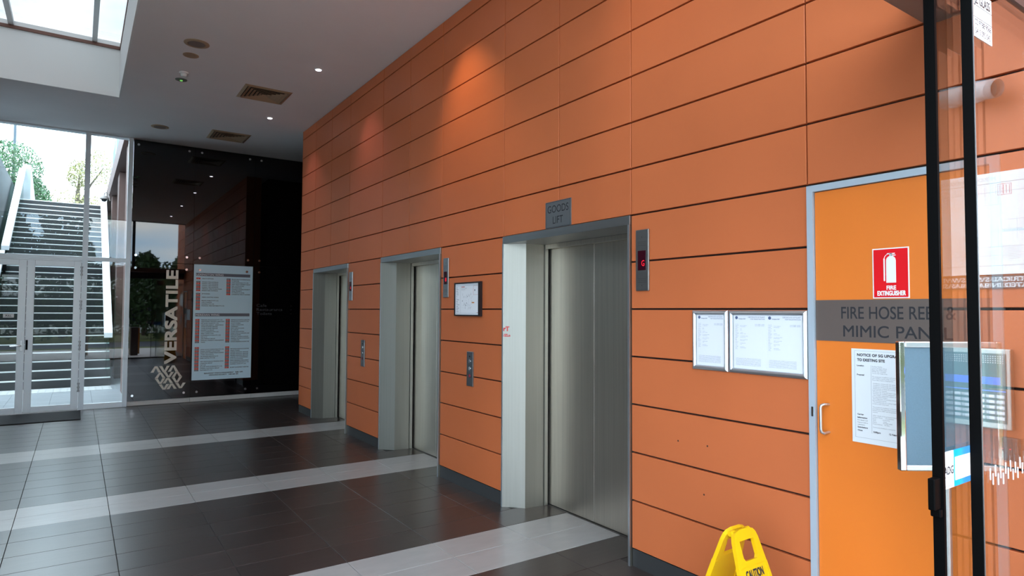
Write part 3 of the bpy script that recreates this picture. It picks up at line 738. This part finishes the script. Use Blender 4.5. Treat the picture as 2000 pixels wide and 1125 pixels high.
# ================================================================ caution sign
def caution():
    t = thing('caution_sign', 'yellow folding CAUTION floor sign standing by the orange wall', 'floor sign', (-.46, 1.77, 0))
    xc, yc, H = -.455, 1.775, .625
    ang = math.atan(.20/.60)
    for s in (-1, 1):
        # panel plane: local u across (x), v down the slope
        dn = Vector((0, s*math.sin(ang), -math.cos(ang))); nrm = Vector((0, s*math.cos(ang), math.sin(ang)))
        top = Vector((xc, yc+s*.018, H))
        L = H/math.cos(ang)-.005
        def half(v): return .078 + .075*min(v/.55, 1)
        N_ = 14
        # outline with handle hole: build from strips
        front = []
        mb = MB()
        def P_(u, v, d): return top + Vector((1, 0, 0))*u + dn*v + nrm*d
        def slab(pts, d0=-.009, d1=.009):
            n = len(pts)
            fv = [P_(u, v, d1) for u, v in pts]; bv = [P_(u, v, d0) for u, v in pts]
            mb.add(fv+bv, [tuple(range(n)), tuple(range(n, 2*n))[::-1]]+[(i, n+i, n+(i+1) % n, (i+1) % n) for i in range(n)])
        hw0, hb0, hw1 = .050, .045, .062
        hv0, hv1 = .036, .105
        # top bar (rounded corners), side bars, lower panel
        c = [(-.060, -.002), (-.03, -.010), (.03, -.010), (.060, -.002), (.074, .012), (half(hv0), hv0), (hw0, hv0), (-hw0, hv0), (-half(hv0), hv0), (-.074, .012)]
        slab(c)
        slab([(-half(hv0), hv0), (-hw0, hv0), (-hw1+.012, hv1), (-half(hv1), hv1)]); slab([(hw0, hv0), (half(hv0), hv0), (half(hv1), hv1), (hw1-.012, hv1)])
        slab([(-half(hv1), hv1), (-hw1+.012, hv1), (-hw1+.022, hv1+.014), (hw1-.022, hv1+.014), (hw1-.012, hv1), (half(hv1), hv1), (half(.14), .14), (-half(.14), .14)])
        slab([(-half(.14), .14), (half(.14), .14), (.150, L-.05), (-.150, L-.05)], -.006, .006)
        for q in (-1, 1):
            slab([(q*(half(.14)-.016), .14), (q*half(.14), .14), (q*.150, L), (q*.134, L)], -.0105, .0105)
            slab([(q*.134, L-.05), (q*.095, L-.05), (q*.10, L), (q*.134, L)], -.0095, .0095)
        obj('panel', mb, YEL, t)
        if s < 0:
            ax = (Vector((1, 0, 0)), -dn, nrm)
            obj('lettering', text(MB(), 'CAUTION', P_(0, .190, .0066), .032, ax, width=.118, res=6, align='c', bold=.05), INK, t)
            tri = MB(); pts = []
            for k in range(3):
                cx_, cv_ = [(0, .222), (.085, .365), (-.085, .365)][k]
                for j in range(6):
                    a = R([-90, 30, 150][k]) + R(-50+20*j); pts.append((cx_+.012*math.cos(a), cv_+.012*math.sin(a)))
            n = len(pts); tri.add([P_(u, v, .0066) for u, v in pts]+[P_(0, .31, .0066)], [(i, (i+1) % n, n) for i in range(n)])
            obj('triangle', tri, mat('caution_red', (.85, .03, .015), .4), t, label='red warning triangle')
    for q in (-1, 1):
        obj('hinge', MB().lathe([(.012, -.016), (.012, .016)], (xc+q*.050, yc, H-.006), (1, 0, 0), 12), YEL, t, smooth=True)
caution()

# ================================================================ poster stand behind the entrance glass
ps = thing('poster_stand', 'chrome framed blank blue-grey poster stand behind the glass door', 'poster stand', (-.408, .965, 0))
c0 = Vector((-.408, .962, 0)); ux = Vector((.147, -.101, 0)).normalized(); nz_ = Vector((ux.y, -ux.x, 0)); up = Vector((0, 0, 1))
if nz_.y > 0: nz_ = -nz_
def pbox(mb, u0, u1, z0, z1, d0, d1):
    vs_ = [c0+ux*u+nz_*d+up*z for z in (z0, z1) for (u, d) in ((u0, d0), (u1, d0), (u1, d1), (u0, d1))]
    return mb.add(vs_, [(0,3,2,1),(4,5,6,7),(0,1,5,4),(1,2,6,5),(2,3,7,6),(3,0,4,7)])
hw, z0, z1, fw_ = .178, 1.050, 1.494, .021
obj('board', pbox(MB(), -hw+.006, hw-.006, z0+.006, z1-.006, .001, .012), FABRIC, ps)
for (a, b, c, d) in ((-hw, -hw+fw_, z0, z1), (hw-fw_, hw, z0, z1)):
    obj('frame_bar', pbox(MB(), a, b, c, d, -.004, .020), CHROME, ps, bevel=.004)
for (a, b, c, d) in ((-hw+fw_, hw-fw_, z0, z0+fw_), (-hw+fw_, hw-fw_, z1-fw_, z1)):
    obj('frame_bar', pbox(MB(), a, b, c, d, -.004, .020), SNAP, ps, bevel=.004)
obj('pole', MB().lathe([(.019, .011), (.019, 1.30)], c0-nz_*.024, (0, 0, 1), 20), SNAP, ps, smooth=True)
obj('base_plate', MB().lathe([(.14, 0), (.14, .006), (.13, .011)], c0-nz_*.024, (0, 0, 1), 32), SNAP, ps, smooth=True)
obj('fixing_screw', MB().lathe([(.003, 0), (.003, .0012)], c0+nz_*.012+ux*(-.06)+up*1.155, nz_, 8), CHROME, ps)

# ================================================================ entrance glazing
HZ = 2.797
struct('trim_1', MB().box(-6.3, .0, .91, 1.165, HZ, HZ+.13), mat('bronze_bulkhead', (.22, .15, .125), .5))
tk = struct('trim_2', MB().box(-6.3, .0, .736, .766, 2.602, HZ+.13).box(-6.3, 0, .7665, .85, 2.70, HZ+.13), mat('dark_track', (.04, .03, .028), .5))
for xx in (-1.47, -4.6, -6.25):
    struct('trim_3', MB().box(xx-.04, xx+.04, .72, .85, HZ+.131, CE), mat('dark_track', (.04, .03, .028), .5))
obj('rear_fascia', MB().box(-6.3, 0, .80, .905, CE-.02, CE+.4), mat('dark_track', (.04, .03, .028), .5), ceil)
w4 = struct('window_4', MB().box(-6.21, -4.64, .78, .79, HZ+.131, CE), GLASS)
obj('pane', MB().box(-4.56, -1.51, .78, .79, HZ+.131, CE), GLASS, w4); obj('pane', MB().box(-1.43, 0, .78, .79, HZ+.131, CE), GLASS, w4)
# fixed pane nearer the camera, sliding leaf behind it; the same pair stands at the other side of the opening
w3 = struct('window_3', MB().box(-.772, -.004, .744, .756, .01, 2.60), GLASS)
obj('edge_seal', MB().box(-.782, -.772, .736, .764, .01, 2.60), BLACK, w3)
obj('edge_trim_or_glint', MB().box(-.778, -.775, .7335, .736, .01, 2.60), STEELH, w3)
d3 = struct('door_3', MB().box(-.915, -.02, .784, .796, .012, 2.70), GLASS)
obj('edge_seal', MB().box(-.927, -.915, .776, .804, .012, 2.70), BLACK, d3)
obj('latch', MB().box(-.968, -.9275, .782, .800, 1.052, 1.138).box(-.945, -.9275, .778, .804, 1.03, 1.052), BLACK, d3, bevel=.003)
st = MB(); st.box(-.845, -.640, .7815, .7838, 1.101, 1.203)
sk_ = obj('glass_sticker', st, mat('sticker_blue', (.0, .30, .85), .4), d3, label='blue and white sticker')
st = MB(); st.box(-.912, -.846, .7815, .7838, 1.101, 1.203).box(-.838, -.66, .7805, .7814, 1.118, 1.183)
obj('sticker_field', st, WHITE, d3, label='white fields of the sticker')
st = MB(); text(st, 'ADG', (-.908, .7808, 1.140), .022, 'F', width=.058, res=2, bold=.02); text(st, 'automatic doors', (-.908, .7808, 1.131), .005, 'F', width=.05)
text(st, '1300 856 422', (-.905, .7808, 1.106), .006, 'F', width=.045); obj('sticker_lettering', st, INK, d3, kind='stuff')
st = MB().box(-.752, -.616, .7415, .7436, 2.410, 2.55)
obj('glass_sticker', st, WHITE, w3, label='white glazier sticker', bevel=.0005)
st = MB()
text(st, 'JZ GLASS', (-.746, .7408, 2.512), .026, 'F', width=.115, res=6, bold=.02)
for i in range(4): text(st, 'Shopfronts and glazing repairs', (-.744, .7408, 2.498-.008*i), .004, 'F', width=.08)
text(st, '02 9788 9068', (-.742, .7408, 2.447), .017, 'F', width=.118, res=6); text(st, '0410 092 042', (-.742, .7408, 2.420), .017, 'F', width=.112, res=6)
rect(st, 'F', (0, .7412, 0), -.752, -.616, 2.505, 2.5062); rect(st, 'F', (0, .7412, 0), -.752, -.616, 2.4685, 2.4697)
obj('sticker_lettering', st, INK, w3, kind='stuff')
st = MB()
for i in range(34):
    xx = -.70+i*.0195; zo = (0, -.022)[i % 2]+.006*math.sin(i*1.1)
    if xx < -.02: st.box(xx-.0022, xx+.0022, .7425, .7438, 1.107+zo, 1.140+zo)
obj('film_marks', st, WHITE, w3, kind='stuff', label='white dashes on the glass')
w5 = struct('window_5', MB().box(-6.25, -5.0, .744, .756, .01, 2.60), GLASS)
obj('edge_seal', MB().box(-5.0, -4.99, .736, .764, .01, 2.60), BLACK, w5)

# ---- on the outer wall: plan board, strip, intercom, reader, camera
bd = thing('site_plan_board', 'large white site plan board on the outer orange wall, mirrored in the glass', 'notice board', (0, .38, 1.74))
obj('sheet', MB().box(-.008, 0, -.05, .722, 1.742, 2.135), PAPERB, bd, bevel=.001)
p_ = MB(); O = (-.0082, 0, 0)
rect(p_, 'W', O, -.722, .05, 2.093, 2.0955)
text(p_, 'MERIDIAN PLACE', (-.0088, .55, 2.105), .014, 'W')
q = random.Random(5)
outline(p_, 'W', O, -.68, -.10, 1.775, 2.06, .0015)
for i in range(26):
    a = -.66+q.random()*.5; z_ = 1.80+q.random()*.22
    if q.random() < .5: rect(p_, 'W', O, a, a+.04+q.random()*.10, z_, z_+.001)
    else: rect(p_, 'W', O, a, a+.001, z_, z_+.03+q.random()*.06)
for i in range(9): rect(p_, 'W', O, -.62, -.585, 1.80+.006*i, 1.8012+.006*i)
obj('plan_lines', p_, mat('plan_grey', (.45, .46, .46), .6), bd, kind='stuff')
p_ = MB(); outline(p_, 'W', O, -.60, -.555, 2.045, 2.088, .002)
for i in range(4): rect(p_, 'W', O, -.595+.01*i, -.592+.01*i, 2.05, 2.083)
obj('red_block', p_, REDI, bd, kind='stuff')
stp = thing('switchboard_strip', 'dark strip with white switchboard location lettering below the plan board', 'sign', (0, .38, 1.688))
obj('plate', MB().box(-.005, 0, -.05, .722, 1.687, 1.738), mat('strip_brown', (.10, .05, .04), .5), stp)
p_ = MB(); text(p_, 'ELECTRICAL SWITCHBOARD', (-.0056, .700, 1.7155), .016, 'W', width=.40, bold=.04); text(p_, 'LOCATED IN BASEMENT CARPARK', (-.0056, .700, 1.693), .016, 'W', width=.46, bold=.04)
obj('lettering', p_, WHITE, stp, kind='stuff')
ic = thing('intercom', 'silver door intercom with blue screen and keypad on outer wall', 'intercom', (0, .51, 1.155))
obj('faceplate', MB().box(-.03, 0, .425, .591, 1.155, 1.458), mat('pale_silver', (.55, .62, .58), .35, .6), ic, bevel=.004)
obj('recess', MB().box(-.0315, -.0295, .439, .577, 1.178, 1.440), mat('teal_plate', (.10, .20, .19), .35, .4), ic)
g = MB()
for i in range(16):
    for j in range(4): g.lathe([(.0026, 0), (.0026, .001)], (-.0316, .450+i*.0078, 1.405+j*.008), (-1, 0, 0), 6)
obj('speaker_grille', g, WHITE, ic, kind='stuff')
obj('screen', MB().box(-.0326, -.0314, .458, .558, 1.322, 1.350), mat('lcd_blue', (.02, .05, .4), .3, emit=(.05, .2, 1), estr=2.2), ic)
obj('light_bar', MB().box(-.0326, -.0314, .442, .574, 1.296, 1.300), mat('lcd_bar', (.02, .05, .4), .3, emit=(.1, .25, 1), estr=2.5), ic)
for r_i in range(5):
    for c_i in range(4):
        a = .448+c_i*.0325; z_ = 1.190+r_i*.0205
        obj('key', MB().box(-.0355, -.0314, a, a+.026, z_, z_+.012), SNAP, ic, bevel=.001)
rdr = thing('card_reader', 'small dark card reader below the intercom', 'card reader', (0, .58, 1.046))
obj('body', MB().box(-.022, 0, .553, .607, 1.040, 1.128), mat('reader_dark', (.04, .05, .055), .35), rdr, bevel=.005)
obj('status_light', MB().box(-.0228, -.0218, .578, .583, 1.083, 1.087), mat('red_dot', (.8, .02, .05), .5, emit=(1, .05, .1), estr=2), rdr)
CONC_ = mat('camera_body', (.42, .42, .42), .5)
bc = thing('bullet_camera', 'pale grey bullet security camera on outer orange wall', 'security camera', (0, .50, 2.44))
obj('mount', MB().lathe([(.035, 0), (.035, .012), (.016, .02), (.016, .06)], (0, .50, 2.455), (-1, 0, 0), 20), CONC_, bc, smooth=True)
obj('barrel', MB().lathe([(.030, 0), (.036, .015), (.036, .11), (.033, .114), (.030, .10)], (-.07, .49, 2.455), (-.30, .85, -.2), 24), CONC_, bc, smooth=True)

# ================================================================ outside, beyond the storefront
pv = struct('pavement', MB().box(-9, 6, 12.4, 16.2, -.10, -.0062).box(-2.3, 3, 16.2, 26.55, -.10, -.0062), GROUT)
PAVET = mat('pavement_tile', (.36, .38, .40), .28, noise=.12, nscale=(3, 26, 3), rand=.06)
y = 12.42
while y < 14.9:
    for k in range(7):
        xx = -.26-.6*(k+3)
        o = bpy.data.objects.new('paver', tile_mesh(.6, .3183, PAVET)); COL.objects.link(o); o.location = (xx-.0, y, 0); o.parent = pv
    y += .3183
tb = MB()
for i in range(26):
    for j in range(4): tb.lathe([(.016, 0), (.012, .005)], (-5.1+i*.115, 15.06+j*.15, .0052), (0, 0, 1), 6)
tbs = obj('tactile_strip', MB().box(-5.2, -2.3, 14.97, 15.70, -.006, .005), mat('tactile_white', (.50, .50, .49), .6), pv)
obj('tactile_studs', tb, mat('tactile_white', (.50, .50, .49), .6), tbs, kind='stuff')
obj('edge_paving', MB().box(-9, -5.2, 14.9, 16.2, -.006, 0).box(-1.46, 6, 12.42, 16.2, -.006, 0).box(-2.299, -1.461, 14.97, 26.5, -.006, 0), PAVET, pv)

sr = thing('outdoor_staircase', 'wide dark stone stair with pale nosings climbing outside the storefront', 'stairs', (-3.3, 15.8, 0))
STEPM = mat('step_stone', (.011, .012, .014), .5, noise=.1, nscale=(4, 4, 4)); NOSE = mat('nosing_pale', (.85, .86, .85), .5)
RH, TD, SXL, SXR = .167, .277, -4.38, -2.30
def stepmesh():
    b = MB().box(SXL, SXR, 15.8, 15.8+TD+.02, 0, RH-.012)
    return b
s0 = obj('step', stepmesh(), STEPM, sr, loc=(SXL, 15.8, 0))
n0 = obj('nosing', MB().box(SXL, SXR, 15.795, 15.85, RH-.0118, RH+.012), NOSE, s0)
for k in range(1, 29):
    s = s0.copy(); COL.objects.link(s); s.location = s0.location + Vector((0, k*TD, k*RH)); s.parent = sr
    n = n0.copy(); COL.objects.link(n); n.parent = s
obj('landing', MB().box(-4.38, -2.3, 15.8+29*TD, 27.5, 4.40, 29*RH), STEPM, sr)
obj('underside', MB().prism([(16.2, 0), (23.8, 4.58), (23.8, 0)], 'x', SXL+.01, SXR-.01), STEPM, sr)
RAILW = mat('white_rail', (.92, .92, .92), .5)
def rail(x, ya, yb, off, name, lab):
    t = thing(name, lab, 'railing', (x, ya, 0), 'stair railings')
    sl = RH/TD; zf = lambda yy: off+sl*(yy-15.8)
    obj('handrail', MB().add([(x-.075, ya, zf(ya)), (x+.075, ya, zf(ya)), (x+.075, yb, zf(yb)), (x-.075, yb, zf(yb)),
                              (x-.075, ya, zf(ya)-.10), (x+.075, ya, zf(ya)-.10), (x+.075, yb, zf(yb)-.10), (x-.075, yb, zf(yb)-.10)],
                             [(0,1,2,3),(7,6,5,4),(0,4,5,1),(1,5,6,2),(2,6,7,3),(3,7,4,0)]), RAILW, t)
    sx = .03 if x < -3.3 else -.03
    obj('glass_panel', MB().add([(x+sx, ya, zf(ya)-.98), (x+sx, yb, zf(yb)-.98), (x+sx, yb, zf(yb)-.1), (x+sx, ya, zf(ya)-.1),
                                 (x+sx+.012, ya, zf(ya)-.98), (x+sx+.012, yb, zf(yb)-.98), (x+sx+.012, yb, zf(yb)-.1), (x+sx+.012, ya, zf(ya)-.1)],
                                [(0,1,2,3),(7,6,5,4),(0,4,5,1),(1,5,6,2),(2,6,7,3),(3,7,4,0)]), glassmat('green_glass', (.72, .86, .82), 1.45), t)
rail(-4.36, 19.1, 23.55, 1.10, 'stair_railing', 'upper left white handrail with glass beside the outdoor stair')
rail(-4.42, 15.8, 18.9, 1.10, 'stair_railing', 'lower left white handrail with glass beside the outdoor stair')
rail(-2.36, 15.8, 23.0, 1.10, 'stair_railing', 'right white handrail with glass beside the outdoor stair')
CONC = mat('pale_concrete', (.34, .36, .37), .7, noise=.08, nscale=(2, 2, 2))
tag(obj('parapet_wall', MB().prism([(23.6, 4.85), (27.4, 4.85), (23.75, 5.9), (23.6, 5.9)], 'x', -4.36, -4.16), CONC, loc=(-4.26, 24, 4.85)),
    'grey sloping parapet at the top left of the outdoor stair', 'wall')
tag(obj('retaining_wall', MB().box(-9, -4.52, 15.75, 24.0, 0, 5.2), mat('dark_teal_cladding', (.004, .012, .016), .6, spec=.2), loc=(-6, 20, 0)),
    'dark blue-grey wall left of the outdoor stair', 'wall')

# side building along the stair
BR = mat('red_brown_brick', (.12, .062, .05), .7, noise=.12, nscale=(8, 8, 20))
DG = mat('dark_window_glass', (.008, .012, .016), .05, ior=1.8)
TG = mat('teal_glazing', (.03, .10, .12), .5, spec=.2)
sbd = thing('side_building', 'red-brown building with dark glazing right of the outdoor stair', 'building', (-1.6, 18, 0))
obj('wall', MB().box(-1.98, 2.5, 12.46, 26.5, 0, 5.0), DG, sbd, label='dark glass wall')
for yy in (12.62, 14.25, 17.6, 21.3, 25.0):
    obj('column', MB().box(-2.18, -1.99, yy-.35, yy+.35, 0, 4.80), BR, sbd)
obj('fascia', MB().box(-2.26, 2.5, 12.46, 26.5, 4.81, 5.25), BR, sbd)
for k in range(7):
    a = 12.6+k*2.0
    zt = 7.4-(a-12.6)*.2
    obj('upper_window', MB().prism([(a, 5.27), (a+1.88, 5.27), (a+1.88, zt-.24), (a, zt)], 'x', -2.2, -2.1), TG, sbd)
    obj('window_post', MB().box(-2.22, -2.08, a+1.89, a+1.97, 5.26, zt-.2), STEELH, sbd)
obj('roof', MB().prism([(12.46, 5.26), (26.5, 5.26), (26.5, 4.95+.2), (26.5, 5.3), (12.46, 6.9)], 'x', -2.05, 2.5), BR, sbd)
dc = thing('dome_camera', 'white dome security camera on a curved arm outside', 'security camera', (-2.40, 20, 4.56))
arm = [(-2.27, 20.0, 4.42), (-2.30, 20, 4.60)] + [(-2.335+.0-.055*math.cos(a), 20, 4.66+.07*math.sin(a)) for a in (R(0+180), R(120), R(90), R(60))][::-1][:0]
arm = [(-2.265, 20, 4.50), (-2.29, 20, 4.63), (-2.32, 20, 4.70), (-2.36, 20, 4.72), (-2.395, 20, 4.69), (-2.40, 20, 4.62)]
obj('arm', MB().tube(arm, .014, 8), mat('camera_grey', (.35, .30, .28), .5), dc, smooth=True)
obj('housing', MB().lathe([(.02, .09), (.075, .07), (.10, .02), (.10, -.01), (.085, -.02)], (-2.40, 20, 4.55), (0, 0, 1), 20), mat('camera_grey', (.35, .30, .28), .5), dc, smooth=True)
obj('dome', MB().lathe([(.066, 0), (.06, -.03), (.04, -.055), (.015, -.065)], (-2.40, 20, 4.53), (0, 0, 1), 20), DG, dc, smooth=True)

# ---- planting
def leafball(mb, c, rad, n, s, rng, flat=1.0, shell=.55):
    for _ in range(n):
        while True:
            p = Vector((rng.uniform(-1, 1), rng.uniform(-1, 1), rng.uniform(-1, 1)))
            if shell < p.length < 1: break
        q = Vector(c)+Vector((p.x*rad[0], p.y*rad[1], p.z*rad[2]))
        a = Vector((rng.gauss(0, 1), rng.gauss(0, 1), rng.gauss(0, 1))).normalized(); b = a.orthogonal().normalized()
        ss = s*rng.uniform(.6, 1.3)
        mb.add([q-a*ss-b*ss*.5, q+a*ss-b*ss*.3, q+a*ss*1.1+b*ss*.5, q-a*ss*.7+b*ss*.6], [(0, 1, 2, 3)])
def leafmat(name, c):
    return mat(name, c, .5, noise=.35, nscale=(1.5, 1.5, 1.5))
BARK = mat('bark', (.10, .075, .055), .9)
def tree(loc, h, balls, lm, label, n, s, seed, group=None, shell=.3, name='tree'):
    rng = random.Random(seed); t = thing(name, label, 'tree', loc, group); L = Vector(loc)
    tr = MB(); top = L+Vector((0, 0, h))
    tr.tube([L, L+Vector((.05, 0, h*.4)), L+Vector((-.05, .05, h*.75)), top], [.16, .13, .10, .05], 8)
    for (c, r_) in balls: tr.tube([L+Vector((0, 0, h*.6)), L+Vector(c)*.5+Vector((0, 0, h*.35)), L+Vector(c)], [.06, .045, .02], 6)
    obj('trunk', tr, BARK, t, smooth=True)
    cr_ = MB()
    for (c, r_) in balls: leafball(cr_, L+Vector(c), r_, n, s, rng, shell=shell)
    obj('crown', cr_, lm, t, kind='stuff')
    return t
tree((-5.0, 28.5, 4.8), 1.2, [((-.05, 0, 1.75), (1.05, 1.0, 1.05)), ((.55, 0, .75), (.65, .7, .8)), ((-.9, 0, 1.1), (.8, .8, .9))], leafmat('ball_leaf', (.05, .13, .045)), 'round clipped green tree beyond the left of the stair', 5200, .038, 1)
tree((-3.0, 34, 4.6), 2.6, [((-.35, 0, 1.6), (1.1, .9, .75)), ((.7, 0, 1.4), (.9, .8, .7)), ((.0, 0, 3.0), (.5, .5, .7)), ((.9, 0, 3.4), (.8, .6, .9)), ((-1.2, 0, 1.3), (.6, .5, .35))], leafmat('gum_leaf', (.28, .26, .10)), 'sparse yellow-green tree beyond the top of the stair', 1100, .042, 2, shell=.1)
tag(obj('lamp_post', MB().tube([(-5.1, 31.2, 4.6), (-5.1, 31.2, 10.0)], [.06, .045], 8), mat('post_dark', (.05, .07, .09), .5), loc=(-5.1, 31.2, 4.6)), 'dark slim lamp post behind the round tree', 'lamp post')
struct('ground_upper', MB().box(-30, 20, 24.0, 60, 4.4, 4.60), mat('upper_ground', (.08, .09, .07), .9))
struct('ground_outer', MB().box(-30, 20, 26.6, 27, -.2, 4.4), CONC)

# ================================================================ outside, street side (seen in reflections)
struct('pavement_front', MB().box(-16, 0.0, -6.0, .64, -.10, 0).box(0, 8, -6, -1.02, -.10, 0).box(-16, -6.42, .64, 12.3, -.10, 0), mat('front_pavement', (.62, .59, .55), .6, noise=.1, nscale=(2, 20, 2)))
struct('road', MB().box(-40, 20, -15, -8.0, -.20, -.12), mat('asphalt', (.07, .075, .085), .8))
struct('verge', MB().box(-40, 20, -8.0, -6.0, -.2, -.05).box(-40, 20, -30, -15, -.2, -.06), mat('dry_grass', (.13, .15, .04), .9, noise=.3, nscale=(1, 1, 1)))
def bollard(x, y, lab):
    t = thing('bollard', lab, 'bollard', (x, y, 0), 'square timber bollards outside the entrance')
    obj('post', MB().box(x-.11, x+.11, y-.11, y+.11, 0, .98), mat('dark_timber', (.05, .035, .03), .7), t, bevel=.01)
    obj('reflector_edge', MB().box(x+.112, x+.16, y-.05, y+.05, .05, .96), mat('amber_post', (.62, .27, .03), .5), t)
    obj('pale_edge', MB().box(x-.15, x-.112, y-.05, y+.05, .02, .98), mat('pale_timber', (.75, .68, .50), .6), t)
bollard(-1.25, -1.3, 'dark square bollard with amber edge nearer the orange wall'); bollard(-2.75, -1.3, 'dark square bollard with amber edge further from the orange wall')
hg = MB(); rng = random.Random(9)
for i in range(16): leafball(hg, (-18+i*1.7, -16.2, 1.5), (1.2, .6, 1.7), 420, .11, rng, shell=.3)
for i in range(9): leafball(hg, (-4.5+i*1.5, -17.4, 2.5), (1.3, .6, 2.0), 420, .12, rng, shell=.3)
o = obj('hedge', hg, leafmat('hedge_leaf', (.035, .07, .02)), loc=(-6, -16.5, 0), kind='stuff'); o['label'] = 'dark hedge across the street'
off = thing('office_building', 'low white building across the street', 'building', (-8, -27, 0))
obj('wall', MB().box(-30, 8, -30, -26, 0, 4.6), WHITEP, off)
obj('window_band', MB().box(-29, 7, -25.99, -25.9, .6, 2.4), DG, off)
gh = MB(); rng = random.Random(19)
for i in range(9): leafball(gh, (-12.0, -1+i*1.5, 1.0), (.7, 1.0, 1.1), 420, .09, rng, shell=.3)
o = obj('hedge', gh, leafmat('garden_leaf', (.10, .19, .04)), loc=(-12.5, 5, 0), kind='stuff'); o['label'] = 'green garden hedge beyond the side glazing'
for i, (x, y, h, sd_, lab) in enumerate(((-13.5, 1.5, 3.4, 31, 'garden tree near the entrance side, only seen mirrored'), (-13.8, 6.0, 3.8, 32, 'middle garden tree, only seen mirrored'), (-13.5, 10.2, 3.3, 33, 'garden tree nearest the staircase, only seen mirrored'))):
    tree((x, y, 0), h, [((0, 0, h+.3), (1.3, 1.5, 1.1)), ((.3, 1.1, h-.3), (.9, 1.0, .8)), ((.2, -1.1, h-.4), (.9, 1.0, .8))], leafmat('garden_leaf', (.10, .19, .04)), lab, 650, .11, sd_, name='garden_tree')
for i, (x, y, h, sd_) in enumerate([(-9.4, -18.4, 6.6, 21), (-6.4, -18.2, 7.2, 22), (-3.6, -18.4, 6.4, 23), (.5, -20.5, 4.0, 24), (2.6, -20.5, 3.9, 25)]):
    tree((x, y, 0), h, [((0, 0, h+.2), (.19*h, 1.2, .24*h)), ((.6, 0, h*.72), (.9, 1.1, .2*h)), ((-.6, 0, h*.72), (.9, 1.1, .2*h))], leafmat('street_leaf', (.05, .085, .025)),
         'street tree number %s from the left across the road, only seen mirrored' % ('one', 'two', 'three', 'four', 'five', 'six', 'seven')[i], 700, .14, sd_, 'street trees across the road', name='street_tree')
